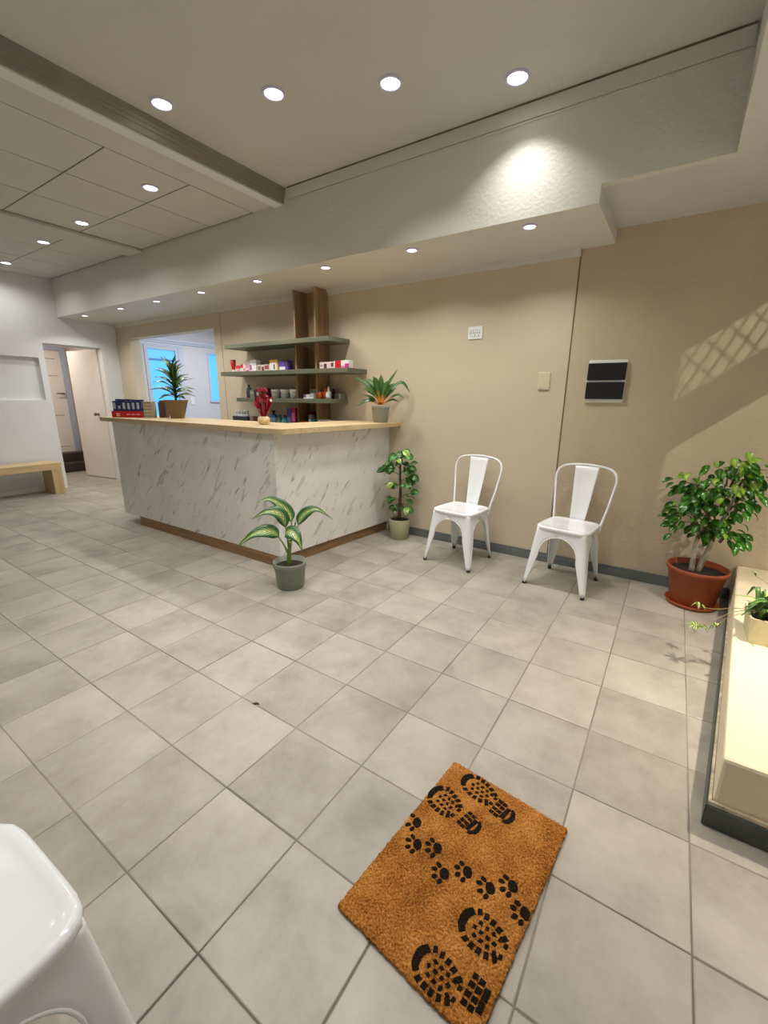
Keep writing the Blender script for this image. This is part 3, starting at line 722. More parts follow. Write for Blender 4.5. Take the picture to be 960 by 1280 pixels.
carton('tall_carton', 'tall magenta carton touching the walnut upright', 'box', -3.640, -3.582, Z4, 0.196, (176, 40, 100), [(0.1, 0.9, 0.3, 0.75, (216, 110, 160))])
bottle('squat_bottle', 'low orange jar on the lowest shelf', 'bottle', -3.475, Z4, [(0.046, 0), (0.049, 0.045)], (222, 110, 30), [(0.049, 0.045), (0.049, 0.06)], None, y=2.68, capcol=(206, 84, 24))
bottle('squat_bottle', 'white jar with dark red lid on the lowest shelf', 'bottle', -3.475, Z4, [(0.036, 0), (0.036, 0.128)], (222, 216, 212), [(0.042, 0.128), (0.042, 0.160)], (200, 190, 200), y=2.79, capcol=(110, 24, 34))
carton('small_carton', 'teal carton between the uprights on the lowest shelf', 'box', -3.39, -3.305, Z4, 0.085, (40, 120, 146), [(0.0, 0.25, 0, 1, (226, 226, 220))])
carton('long_carton', 'pale grey long carton at the lowest shelf end', 'box', -3.262, -3.092, Z4, 0.088, (190, 184, 172), [(0, 0.2, 0, 1, (224, 196, 190))])

# ------------------------------------------------------------------ things on the worktop
ZC = 1.0925
# display box with blue sachets
t = thing('display_box', 'red and blue counter display box of packets at the end of the worktop', 'display box', (-4.935, 1.645, ZC), R(30))
w, d = 0.315, 0.11
bm = bmesh.new()
box(bm, -w / 2, w / 2, -d / 2, -d / 2 + 0.004, 0, 0.062); box(bm, -w / 2, w / 2, d / 2 - 0.004, d / 2, 0, 0.062)
box(bm, -w / 2, -w / 2 + 0.004, -d / 2 + 0.004, d / 2 - 0.004, 0, 0.062); box(bm, w / 2 - 0.004, w / 2, -d / 2 + 0.004, d / 2 - 0.004, 0, 0.062)
box(bm, -w / 2 + 0.004, w / 2 - 0.004, -d / 2 + 0.004, d / 2 - 0.004, 0, 0.004)
obj('tray', bm, cm((204, 32, 30)), t)
for u0, u1, v0, v1 in ((0.15, 0.28, 0.18, 0.38), (0.15, 0.27, 0.48, 0.66), (0.5, 0.62, 0.42, 0.56), (0.66, 0.78, 0.42, 0.56), (0.82, 0.95, 0.42, 0.56)):
    bxo('printed_panel', (-w / 2 + u0 * w, -w / 2 + u1 * w, -d / 2 - 0.001, -d / 2 + 0.0005, v0 * 0.062, v1 * 0.062), cm((238, 206, 200)), t)
for k in range(6):
    x = -w / 2 + 0.033 + k * 0.050
    for row in range(2):
        tt = thing('sachet', 'navy and white sachet, %s of the %s row in the display box' % (['outermost', 'second', 'third', 'fourth', 'fifth', 'innermost'][k], ['front', 'rear'][row]), 'packet', (0, 0, 0), 0, 'sachets in the display box')
        ang = R(30); lx, ly = x, -0.028 + row * 0.05
        tt.location = (-4.935 + lx * math.cos(ang) - ly * math.sin(ang), 1.645 + lx * math.sin(ang) + ly * math.cos(ang), ZC + 0.005); tt.rotation_euler.z = ang
        H = 0.155 + row * 0.02 + random.uniform(-.004, .004)
        bm = bmesh.new(); prism(bm, [(-0.0235, -0.008), (0, -0.013), (0.0235, -0.008), (0.0235, 0.008), (0, 0.013), (-0.0235, 0.008)], 0, H)
        obj('sachet_body', bm, cm((38, 52, 112), 0.3), tt)
        bm = bmesh.new(); prism(bm, [(-0.019, -0.0098), (0, -0.0138), (0.008, -0.0122), (0.008, -0.010), (0, -0.0115), (-0.019, -0.0078)], H * 0.5, H * 0.9 if k != 1 else H * 0.7)
        obj('printed_panel', bm, cm((206, 214, 226) if k > 1 else (188, 196, 200)), tt)
for k in range(5):
    o = carton('small_carton', 'cream printed carton, %s in the stack of five on the worktop' % ['bottom', 'second from bottom', 'middle', 'second from top', 'top'][k], 'box', -4.765, -4.675, ZC + k * 0.0325, 0.032, (206, 198, 176), [(0.05, 0.95, 0.35, 0.7, [(150, 150, 140), (176, 150, 110)][k % 2])], y=1.70, d=0.08, rot=R(32), group='stacked cream cartons')
t = thing('leaflet_holder', 'brown and slate leaflet box beside the cream carton stack', 'leaflets', (-4.675, 1.86, ZC), R(35))
bm = bmesh.new(); prism(bm, [(-0.035, -0.04), (0.035, -0.04), (0.035, 0.04), (-0.035, 0.04)], 0, 0.155); obj('box_body', bm, cm((132, 84, 56)), t)
bxo('printed_panel', (0.008, 0.034, -0.0412, -0.0395, 0.02, 0.14), cm((70, 80, 112)), t)
bxo('leaflet', (-0.03, 0.03, -0.02, 0.0, 0.155, 0.172), cm((120, 120, 140)), t)

# ------------------------------------------------------------------ leaf tools
def leaf_bm(path, widths, fold=0.25, upv=(0, 0, 1), n=10, wave=0.0):
    bm = bmesh.new(); uvl = bm.loops.layers.uv.new('UVMap')
    pts = smooth_path(path, n); rows = []
    upv = Vector(upv)
    for i, p in enumerate(pts):
        t = (pts[min(i + 1, n)] - pts[max(i - 1, 0)]).normalized()
        s = t.cross(upv)
        if s.length < 1e-3: s = t.cross(Vector((0.3, 0.2, 0.5)))
        s.normalize(); nr = s.cross(t).normalized()
        v = i / n
        k = v * (len(widths) - 1); a = min(int(k), len(widths) - 2); k -= a
        w = widths[a] * (1 - k) + widths[a + 1] * k
        row = []
        for u in (-1, -0.5, 0, 0.5, 1):
            off = nr * (fold * abs(u) * w + wave * w * math.sin(v * 17 + u) * abs(u))
            row.append((bm.verts.new(p + s * (u * w) + off), (u * 0.5 + 0.5, v)))
        rows.append(row)
    for a, b in zip(rows, rows[1:]):
        for k in range(4):
            f = bm.faces.new((a[k][0], a[k + 1][0], b[k + 1][0], b[k][0]))
            for lp, q in zip(f.loops, (a[k], a[k + 1], b[k + 1], b[k])): lp[uvl].uv = q[1]
    return bm
def leaf_obj(parent, path, widths, m, solid=0.0012, **k):
    bm = leaf_bm(path, widths, **k)
    me = bpy.data.meshes.new('leaf'); bm.to_mesh(me); bm.free(); me.materials.append(m)
    me.polygons.foreach_set('use_smooth', [True] * len(me.polygons))
    o = bpy.data.objects.new('leaf', me); COL.objects.link(o); o.parent = parent
    s = o.modifiers.new('solid', 'SOLIDIFY'); s.thickness = solid; s.offset = 0
    return o
def pot(parent, prof, m, soil_r, soil_z, name='pot', segs=36, sq=False):
    bm = bmesh.new(); lathe(bm, prof, segs); obj(name, bm, m, parent, smooth=True)
    bm = bmesh.new(); lathe(bm, [(0, soil_z + 0.006), (soil_r * 0.5, soil_z + 0.003), (soil_r, soil_z)], 24); obj('soil', bm, M_SOIL, parent, smooth=True)
def frame_at(x, y):
    n = Vector((x - CAM.x, y - CAM.y, 0)).normalized()
    return Vector((n.y, -n.x, 0)), n
def at3(fr, r, d, z): return fr[0] * r + fr[1] * d + Vector((0, 0, z))

# ------------------------------------------------------------------ dumb cane in front of the counter corner
LX, LY = -2.36, 1.315
t = thing('potted_dumb_cane', 'dumb cane with broad striped leaves in a sage grey pot before the counter corner', 'potted plant', (LX, LY, 0))
M_SAGE = mat('sage grey plastic', (136, 141, 128), 0.45)
pot(t, [(0, 0.0), (0.088, 0.0), (0.096, 0.008), (0.108, 0.150), (0.115, 0.152), (0.118, 0.188), (0.116, 0.192), (0.110, 0.190), (0.107, 0.15), (0.0, 0.145)], M_SAGE, 0.1, 0.158)
fr = frame_at(LX, LY)
M_DIEF = leaf_material('dumb cane leaf', (40, 84, 44), (184, 200, 116), stripes=0.15, band=0.21, rough=0.3, var=0.06)
M_STEMG = mat('green stem', (104, 132, 52), 0.4, noise=0.2, nscale=20)
bm = bmesh.new()
def seg(pts, r0_, r1_): 
    P_ = smooth_path([at3(fr, *p) for p in pts], 8); tube(bm, P_, [r0_ + (r1_ - r0_) * i / 8 for i in range(9)], 8)
seg([(-.005, 0, .155), (-.003, 0, .22), (.004, 0, .29), (.012, 0, .335)], .017, .012)
obj('stem', bm, M_STEMG, t, smooth=True)
DL = [ # petiole start, blade points (right, depth, z)
 ([(.012, 0, .31), (.028, .01, .40), (.024, .02, .47)], [(.024, .02, .47), (.012, .04, .525), (-.045, .05, .59), (-.118, .05, .632), (-.204, .03, .615)], .050),
 ([(.0, 0, .28), (-.008, .0, .36), (-.016, -.01, .44)], [(-.016, -.01, .44), (-.03, -.02, .51), (-.07, -.03, .555), (-.14, -.04, .565), (-.236, -.04, .520)], .056),
 ([(-.004, 0, .23), (-.03, -.02, .31), (-.066, -.04, .385)], [(-.066, -.04, .385), (-.10, -.06, .425), (-.16, -.08, .442), (-.24, -.10, .425), (-.345, -.11, .345)], .058),
 ([(.012, 0, .33), (.045, .01, .40), (.072, .02, .445)], [(.072, .02, .445), (.095, .03, .495), (.145, .03, .538), (.21, .02, .55), (.308, .0, .48)], .046),
 ([(.006, -.005, .30), (-.006, -.03, .36), (-.02, -.06, .41)], [(-.02, -.06, .41), (.0, -.10, .435), (.035, -.13, .425), (.065, -.16, .385), (.086, -.18, .315)], .060),
 ([(.01, 0, .33), (.03, .01, .38), (.042, .0, .43)], [(.042, .0, .43), (.05, .0, .46), (.053, .0, .49)], .006)]
for pet, bl, w in DL:
    lf = leaf_obj(t, [at3(fr, *p) for p in bl], [0.004, w * .68, w * .86, w * .82, w * .55, w * .22, 0.001], M_DIEF, fold=0.22, n=14, wave=0.03, upv=Vector((0, 0, .62)) - fr[1] * .78)
    bm = bmesh.new(); P_ = smooth_path([at3(fr, *p) for p in pet], 6); tube(bm, P_, [0.0085 - 0.004 * i / 6 for i in range(7)], 6)
    obj('leaf_stalk', bm, M_STEMG, t, smooth=True)

# ------------------------------------------------------------------ small tree between counter and chair
SX, SY = -2.30, 2.705
t = thing('potted_rubber_tree', 'slim little tree with yellow-green leaf tips in a pale olive pot by the counter', 'potted plant', (SX, SY, 0))
M_OLIVE = mat('pale olive pot', (166, 164, 128), 0.5)
pot(t, [(0, 0), (0.080, 0), (0.085, 0.006), (0.104, 0.192), (0.102, 0.196), (0.096, 0.194), (0.094, 0.17), (0, 0.165)], M_OLIVE, 0.094, 0.178)
fr = frame_at(SX, SY)
bm = bmesh.new()
tube(bm, smooth_path([at3(fr, -.006, 0, .17), at3(fr, -.002, .0, .34), at3(fr, .002, 0, .47), at3(fr, -.004, 0, .64), at3(fr, .0, 0, .83)], 10), [0.019 - 0.0012 * i for i in range(11)], 8)
obj('trunk', bm, mat('brown bark', (78, 58, 40), 0.9, noise=0.4, nscale=30, bump=0.6, bscale=60), t, smooth=True)
M_FIG1 = leaf_material('variegated fig leaf', (40, 92, 38), (88, 140, 62), band=0.3, rough=0.3, var=0.3)
M_FIG2 = leaf_material('yellow-tipped fig leaf', (196, 206, 110), (120, 168, 70), band=0.45, rough=0.3, var=0.15)
LB = []
for kind, mm in ((0, M_FIG1), (1, M_FIG1), (2, M_FIG2)):
    L = (0.085, 0.07, 0.075)[kind]; wd = (0.030, 0.026, 0.024)[kind]
    bm = leaf_bm([(0, 0, 0), (L * .35, 0, .006), (L * .7, 0, .002), (L, 0, -.016)], [0.002, wd * .75, wd, wd * .8, 0.002], fold=0.25, n=6)
    me = bpy.data.meshes.new('leaf'); bm.to_mesh(me); bm.free(); me.materials.append(mm); me.polygons.foreach_set('use_smooth', [True] * len(me.polygons)); LB.append(me)
rs = random.Random(3)
bmb = bmesh.new()
def put_leaf(parent, me, p, yaw, pitch, roll, s):
    o = bpy.data.objects.new('leaf', me); COL.objects.link(o); o.parent = parent
    o.location = p; o.rotation_euler = Euler((roll, pitch, yaw), 'XYZ'); o.scale = (s, s, s)
    return o
def put_leaf2(parent, me, p, d, nrm, s):
    d = d.normalized(); nrm = (nrm - d * nrm.dot(d)).normalized(); y_ = nrm.cross(d)
    o = bpy.data.objects.new('leaf', me); COL.objects.link(o); o.parent = parent
    m_ = Matrix.Identity(4)
    for i in range(3): m_[i][0] = d[i] * s; m_[i][1] = y_[i] * s; m_[i][2] = nrm[i] * s; m_[i][3] = p[i]
    o.matrix_basis = m_
    return o
tips = [(.10, .60), (-.15, .66), (.09, .44), (-.07, .40), (.09, .34), (-.05, .30), (.02, .84), (.04, .80), (-.05, .80), (-.10, .72), (.08, .68), (.07, .54), (-.08, .55), (.0, .74)]
for k, (rr, z) in enumerate(tips):
    for j in range(6 if z > .45 else 4):
        ang = rs.uniform(0, 2 * math.pi); dd = rs.uniform(-.05, .05)
        p = at3(fr, rr * rs.uniform(.45, 1.0) + rs.uniform(-.02, .02), dd, z + rs.uniform(-.035, .03))
        out = fr[0] * (rr + rs.uniform(-.12, .12)) - fr[1] * rs.uniform(-.03, .16)
        d_ = out.normalized() + Vector((0, 0, rs.uniform(-.9, .5)))
        put_leaf2(t, LB[2] if (rs.random() < .22) else LB[rs.randrange(2)], p, d_, Vector((rs.uniform(-.5, .5), rs.uniform(-.5, .5), .8)) - fr[1] * rs.uniform(.2, 1.2), rs.uniform(.8, 1.2))
    tube(bmb, smooth_path([at3(fr, 0, 0, max(.36, z - .05)), at3(fr, rr * .5, 0, z - .01), at3(fr, rr, 0, z)], 4), 0.0035, 5)
obj('twigs', bmb, M_STEMG, t, smooth=True)['kind'] = 'stuff'

# ------------------------------------------------------------------ orange-stalked plant on the counter return
OXP, OYP = -2.50, 2.66
t = thing('potted_spider_lily', 'bushy plant with glowing orange stalks in a grey pot on the worktop by the wall', 'potted plant', (OXP, OYP, ZC))
M_GREYPOT = mat('grey ceramic pot', (142, 142, 128), 0.35)
pot(t, [(0, 0), (0.058, 0), (0.064, 0.006), (0.084, 0.136), (0.086, 0.146), (0.082, 0.148), (0.077, 0.144), (0.074, 0.12), (0, 0.115)], M_GREYPOT, 0.075, 0.128)
fr = frame_at(OXP, OYP)
M_ORL = leaf_material('orange stalk leaf', (48, 84, 38), (70, 110, 48), band=0.4, rough=0.3, var=0.2, base_col=(226, 140, 30))
zz = lambda z: z - ZC
OL = [[(0, 1.25), (.003, 1.40), (.001, 1.518)], [(0, 1.26), (.053, 1.41), (.153, 1.566)], [(.006, 1.26), (.113, 1.405), (.197, 1.447), (.263, 1.366)], [(.012, 1.26), (.103, 1.32), (.157, 1.34), (.209, 1.31)],
      [(.012, 1.25), (.097, 1.295), (.158, 1.283)], [(-.012, 1.25), (-.079, 1.31), (-.17, 1.344)], [(-.018, 1.25), (-.104, 1.29), (-.225, 1.244)], [(-.012, 1.26), (-.079, 1.363), (-.164, 1.397)],
      [(-.009, 1.26), (-.11, 1.414), (-.248, 1.494)], [(-.006, 1.26), (-.037, 1.42), (-.068, 1.496)], [(-.006, 1.26), (-.061, 1.41), (-.134, 1.483)],
      [(.0, 1.25), (.03, 1.38), (.06, 1.46)], [(.005, 1.25), (.06, 1.37), (.12, 1.44)], [(-.005, 1.25), (-.05, 1.35), (-.10, 1.42)], [(0, 1.25), (.02, 1.36), (.04, 1.42)], [(.004, 1.25), (.07, 1.35), (.14, 1.40)],
      [(-.008, 1.25), (-.06, 1.34), (-.13, 1.37)], [(0, 1.25), (-.02, 1.37), (-.03, 1.45)]]
wl = [1.25 * q for q in [.022, .012, .013, .010, .009, .011, .017, .016, .017, .024, .020, .021, .022, .020, .018, .018, .015, .022]]
for k, (pp, w) in enumerate(zip(OL, wl)):
    n = len(pp); dep = rs.uniform(-.09, .05) if k > 2 else 0.03
    path = [at3(fr, r, dep * (i / (n - 1)), zz(z)) for i, (r, z) in enumerate(pp)]
    leaf_obj(t, path, [.0035, .004, w * .8, w, w * .75, .001], M_ORL, fold=0.3, n=10, upv=Vector((0, 0, .6)) - fr[1] * .8)

# ------------------------------------------------------------------ dracaena in a brown tapered pot
DX, DYY = -4.47, 1.88
t = thing('potted_dracaena', 'spiky dracaena in a brown tapered square pot in front of the pass-through', 'potted plant', (DX, DYY, ZC))
M_BROWNP = mat('brown pot', (142, 116, 78), 0.5)
bm = bmesh.new(); rot = R(40)
def sq(r, z): return [bm.verts.new((math.cos(rot + math.pi / 4 + k * math.pi / 2) * r, math.sin(rot + math.pi / 4 + k * math.pi / 2) * r, z)) for k in range(4)]
rr_ = [sq(.072, 0), sq(.128, .172), sq(.131, .178), sq(.122, .178), sq(.118, .155)]
for a, b in zip(rr_, rr_[1:]):
    for k in range(4): bm.faces.new((a[k], a[(k + 1) % 4], b[(k + 1) % 4], b[k]))
bm.faces.new(rr_[0][::-1]); bm.faces.new(rr_[-1])
obj('pot', bm, M_BROWNP, t, bevel=0.006)
bm = bmesh.new(); prism(bm, [(math.cos(rot + math.pi / 4 + k * math.pi / 2) * .118, math.sin(rot + math.pi / 4 + k * math.pi / 2) * .118) for k in range(4)], .156, .165); obj('soil', bm, M_SOIL, t)
bm = bmesh.new(); tube(bm, [(0, 0, .16), (.004, 0, .28), (0, .004, .40)], .011, 8); obj('stem', bm, MATS['brown bark'], t, smooth=True)
M_DRAC = leaf_material('dracaena leaf', (34, 74, 36), (120, 140, 62), band=0.14, rough=0.35, var=0.25)
for k in range(38):
    zb = .19 + .23 * (k / 37); ang = k * 2.399 + rs.uniform(-.2, .2)
    L = rs.uniform(.16, .24); el = (-.05 + 1.15 * (k / 37) ** 1.3) + rs.uniform(-.1, .1)
    dx, dy = math.cos(ang), math.sin(ang)
    p0 = Vector((0, 0, zb)); p1 = p0 + Vector((dx * math.cos(el + .25), dy * math.cos(el + .25), math.sin(el + .25))) * L * .55
    p2 = p1 + Vector((dx * math.cos(el - .25), dy * math.cos(el - .25), math.sin(el - .25))) * L * .5
    leaf_obj(t, [p0, p1, p2], [.009, .018, .021, .014, .001], M_DRAC, fold=0.3, n=6, upv=Vector((0, 0, .9)) - frame_at(DX, DYY)[1] * .5)

# ------------------------------------------------------------------ red leaved ornament in a cream ball pot
t = thing('red_ornamental_plant', 'dark red leafy ornament in a cream woven ball pot on the worktop', 'ornament', (-3.02, 1.735, ZC)); t.scale = (.92, .92, .92)
bm = bmesh.new(); lathe(bm, [(0, 0), (.030, 0), (.046, .014), (.054, .036), (.050, .058), (.038, .070), (.028, .071), (.026, .06), (0, .058)], 24)
obj('ball_pot', bm, mat('cream weave', (224, 204, 158), 0.8, noise=0.2, nscale=40, bump=0.8, bscale=70), t, smooth=True)
fr = frame_at(-3.045, 1.735)
M_REDL = leaf_material('red leaf', (118, 10, 28), (170, 32, 50), band=0.3, rough=0.2, var=0.25)
for k in range(9):
    a = k * .7; sgn = -1 if k % 2 else 1
    r1 = (.02 + .009 * k) * sgn * .55
    leaf_obj(t, [at3(fr, r1 * .3, rs.uniform(-.01, .01), .06), at3(fr, r1 * 1.1, rs.uniform(-.02, .02), .14), at3(fr, r1 * 1.35, rs.uniform(-.03, .03), .20 + rs.uniform(-.02, .04)), at3(fr, r1 * 1.2, 0, .25 - .006 * k + rs.uniform(0, .03))], [.005, .012, .017, .015, .003], M_REDL, fold=.35, n=8)
for k in range(4):
    leaf_obj(t, [at3(fr, -.02 + .013 * k, 0, .22), at3(fr, -.03 + .02 * k, -.01, .27), at3(fr, -.028 + .018 * k, 0, .315)], [.008, .018, .016, .004], M_REDL, fold=.4, n=6)
bm = bmesh.new(); lathe(bm, [(0, -.012), (.008, -.009), (.012, 0), (.008, .009), (0, .012)], 12, tuple(at3(fr, .068, -.02, .205))); obj('white_berry', bm, cm((238, 230, 226)), t, smooth=True)

# ------------------------------------------------------------------ cafe chairs
def make_chair(label):
    t = thing('metal_chair', label, 'chair', (0, 0, 0), 0, 'white metal cafe chairs')
    # seat pan
    bm = bmesh.new(); N = 56
    def ring(s, z, e=6.5, w=0.182, d=0.180):
        out = []
        for k in range(N):
            a = 2 * math.pi * k / N; c, sn = math.cos(a), math.sin(a)
            r = (abs(c) ** e + abs(sn) ** e) ** (-1 / e)
            taper = 1 - 0.05 * max(0, sn * r)           # narrower at the back (+y)
            out.append(bm.verts.new((c * r * w * s * taper, sn * r * d * s, z)))
        return out
    rings = [ring(.55, .4425), ring(.80, .4445), ring(.865, .4475), ring(.93, .4515), ring(.975, .4500), ring(1.0, .4430), ring(1.005, .4300), ring(.985, .4270), ring(.98, .4200)]
    c = bm.verts.new((0, 0, .4420))
    for k in range(N): bm.faces.new((c, rings[0][k], rings[0][(k + 1) % N]))
    for a, b in zip(rings, rings[1:]):
        for k in range(N): bm.faces.new((a[k], a[(k + 1) % N], b[(k + 1) % N], b[k]))
    obj('seat', bm, M_GLOSSWHITE, t, smooth=True)
    # legs: pressed corner sections that widen into the arched apron
    zt, za, zf = .436, .386, .014
    edges = {}
    for sx in (-1, 1):
        for sy in (-1, 1):
            bm = bmesh.new(); rows = []
            wtop = .168 if sy < 0 else .158
            foot = (.218, -.212) if sy < 0 else (.188, .222)
            zsp = .235
            ylo = -.168 if sy < 0 else .160
            G = lambda v0, v1, z: v0 + (v1 - v0) * (zt - z) / (zt - zf)
            kx = lambda z: .020 + (.058 - .020) * max(0, min(1, (z - zf) / (zsp - zf)))
            zl = [zt, .415, .40, .39, za + .001, za - .0015, za - .005, za - .010, za - .018, za - .028, za - .040, za - .055, za - .072, za - .092, za - .115, zsp, .19, .14, .09, .05, zf]
            for z in zl:
                cxp = G(wtop, foot[0], z); cyp = G(ylo, foot[1], z)
                if z > za: wx, wy = cxp, abs(cyp)
                elif z > zsp:
                    g = math.sqrt(max(0.0, 1 - ((z - zsp) / (za - zsp)) ** 2.3))
                    gx = (G(wtop, foot[0], zsp) - kx(zsp)) * g; gy = (abs(G(ylo, foot[1], zsp)) - kx(zsp)) * g
                    wx = cxp - gx; wy = abs(cyp) - gy
                else: wx = wy = kx(z)
                rad = min(.022, .8 * min(wx, wy))
                row = []
                for s_ in (1, .66, .33): row.append(Vector((sx * (cxp - rad - (wx - rad) * s_), cyp, z)))
                for a in (0, 22.5, 45, 67.5, 90):
                    a = R(a); row.append(Vector((sx * (cxp - rad + rad * math.sin(a)), cyp - sy * rad + sy * rad * math.cos(a), z)))
                for s_ in (.33, .66, 1): row.append(Vector((sx * cxp, cyp - sy * (rad + (wy - rad) * s_), z)))
                rows.append(row)
            V = [[bm.verts.new(p) for p in row] for row in rows]
            for a, b in zip(V, V[1:]):
                for k in range(len(a) - 1): bm.faces.new((a[k], a[k + 1], b[k + 1], b[k]))
            leg = obj('leg', bm, M_GLOSSWHITE, t, smooth=True, solid=0.003)
            bm = bmesh.new()
            idx = [i for i, row in enumerate(rows) if row[0].z <= za + .0015]
            tube(bm, [rows[i][0] for i in idx], .0042, 6); tube(bm, [rows[i][-1] for i in idx], .0042, 6)
            obj('rolled_edge', bm, M_GLOSSWHITE, leg, smooth=True)
            bm = bmesh.new(); 
            fx, fy = foot[0] * sx - sx * .012, foot[1] - sy * .012
            lathe(bm, [(0, 0), (.013, 0), (.015, .004), (.015, .018), (0, .018)], 12, (fx, fy, 0)); obj('rubber_foot', bm, M_RUBBER, leg, smooth=True)
    # seat stretcher cross
    bm = bmesh.new(); box(bm, -.15, .15, -.012, .012, .385, .39)
    obj('cross_brace', bm, M_GLOSSWHITE, t)
    # hoop back
    half = [(.163, .146, .385), (.170, .160, .45), (.190, .195, .57), (.206, .222, .69), (.212, .236, .755), (.196, .247, .806), (.150, .254, .836), (.075, .257, .848), (0, .258, .852)]
    pts = half + [(-x, y, z) for x, y, z in half[-2::-1]]
    bm = bmesh.new(); tube(bm, smooth_path(pts, 44), .0088, 8); obj('back_hoop', bm, M_GLOSSWHITE, t, smooth=True)
    # tapered splat
    bm = bmesh.new(); rows = []
    for i in range(11):
        v = i / 10; z = .43 + (.846 - .43) * v; y = .158 + (.252 - .158) * v ** .9
        w = .052 + (.084 - .052) * v
        row = []
        for u in (-1, -.86, -.6, 0, .6, .86, 1): row.append(bm.verts.new((u * w, y + (0.006 if abs(u) < .7 and .06 < v < .94 else 0) + .004 * (1 - u * u), z)))
        rows.append(row)
    for a, b in zip(rows, rows[1:]):
        for k in range(6): bm.faces.new((a[k], a[k + 1], b[k + 1], b[k]))
    obj('back_splat', bm, M_GLOSSWHITE, t, smooth=True, solid=0.003)
    return t
def dup(root, loc, rz, label):
    r = root.copy(); COL.objects.link(r); r.location = loc; r.rotation_euler.z = rz; r['label'] = label
    for ch in list(root.children):
        c = ch.copy(); COL.objects.link(c); c.parent = r
        for g in list(ch.children):
            d = g.copy(); COL.objects.link(d); d.parent = c
    return r
ch = make_chair('white metal cafe chair under the black wall panel, beside the terracotta pot')
ch.location = (-0.755, 2.50, 0); ch.rotation_euler.z = R(-8)
dup(ch, (-1.585, 2.50, 0), R(-7), 'white metal cafe chair beside the slim potted tree')
dup(ch, (-1.108, -0.712, 0), R(180 + 2), 'white metal cafe chair cut off in the near foreground corner')

# ------------------------------------------------------------------ doormat
MA = R(-5.8)
t = thing('doormat', 'brown coir doormat with black boot and paw prints', 'doormat', (-0.553, 0.212, 0), MA)
rs2 = random.Random(11)
bm = bmesh.new(); nx, ny = 82, 122; hw, hh = .203, .305; G = {}
for i in range(nx + 1):
    for j in range(ny + 1):
        e = min(i, nx - i, j, ny - j)
        z = .016 + rs2.uniform(-.0015, .0015) - (.005 if e == 0 else .0015 if e == 1 else 0)
        x = -hw + 2 * hw * i / nx; y = -hh + 2 * hh * j / ny
        if e == 0: x += rs2.uniform(-.002, .002); y += rs2.uniform(-.002, .002)
        cr_ = max(0, abs(x) / hw + abs(y) / hh - 1.985)
        G[i, j] = bm.verts.new((x * (1 - cr_ * .3), y * (1 - cr_ * .3), z))
for i in range(nx):
    for j in range(ny): bm.faces.new((G[i, j], G[i + 1, j], G[i + 1, j + 1], G[i, j + 1]))
bord = [G[i, 0] for i in range(nx + 1)] + [G[nx, j] for j in range(1, ny + 1)] + [G[i, ny] for i in range(nx - 1, -1, -1)] + [G[0, j] for j in range(ny - 1, 0, -1)]
low = [bm.verts.new((v.co.x, v.co.y, 0.0015)) for v in bord]
for k in range(len(bord)):
    k2 = (k + 1) % len(bord); bm.faces.new((bord[k], low[k], low[k2], bord[k2]))
M_COIR = coir_material()
obj('coir_pad', bm, M_COIR, t)
# loose fibres
bm = bmesh.new()
for _ in range(16000):
    x, y = rs2.uniform(-hw + .003, hw - .003), rs2.uniform(-hh + .003, hh - .003)
    a = rs2.uniform(0, 2 * math.pi); L = rs2.uniform(.003, .008); b = rs2.uniform(.001, .0045)
    p = Vector((x, y, .0145)); q = p + Vector((math.cos(a) * L, math.sin(a) * L, .0022 + b)); s_ = Vector((-math.sin(a), math.cos(a), 0)) * .0005
    bm.faces.new([bm.verts.new(p + s_), bm.verts.new(p - s_), bm.verts.new(q)])
obj('coir_fibres', bm, M_COIR, t)['kind'] = 'stuff'
M_DYE = streak_black()
def blob(bm, poly, z0=.0150, z1=.0182):
    # ragged outline pad
    c = Vector((sum(p[0] for p in poly) / len(poly), sum(p[1] for p in poly) / len(poly)))
    out = []
    n = len(poly)
    for k in range(n):
        a = Vector(poly[k]); b = Vector(poly[(k + 1) % n])
        for s_ in (0, .5): 
            p = a.lerp(b, s_); p += Vector((rs2.uniform(-.0008, .0008), rs2.uniform(-.0008, .0008)))
            out.append((max(-hw + .001, min(hw - .001, p.x)), max(-hh + .001, min(hh - .001, p.y))))
    prism(bm, out, z0, z1)
def ell(cx, cy, a, b, rot=0, n=10): return [(cx + a * math.cos(rot) * math.cos(2 * math.pi * k / n) - b * math.sin(rot) * math.sin(2 * math.pi * k / n), cy + a * math.sin(rot) * math.cos(2 * math.pi * k / n) + b * math.cos(rot) * math.sin(2 * math.pi * k / n)) for k in range(n)]
def lug(bm, cx, cy, w, h, rot=0):
    c, s_ = math.cos(rot), math.sin(rot)
    if abs(cx) > hw - .004 or abs(cy) > hh - .004: return
    blob(bm, [(cx + dx * c - dy * s_, cy + dx * s_ + dy * c) for dx, dy in ((-w, -h), (w, -h * .7), (w, h), (-w, h * .8))])
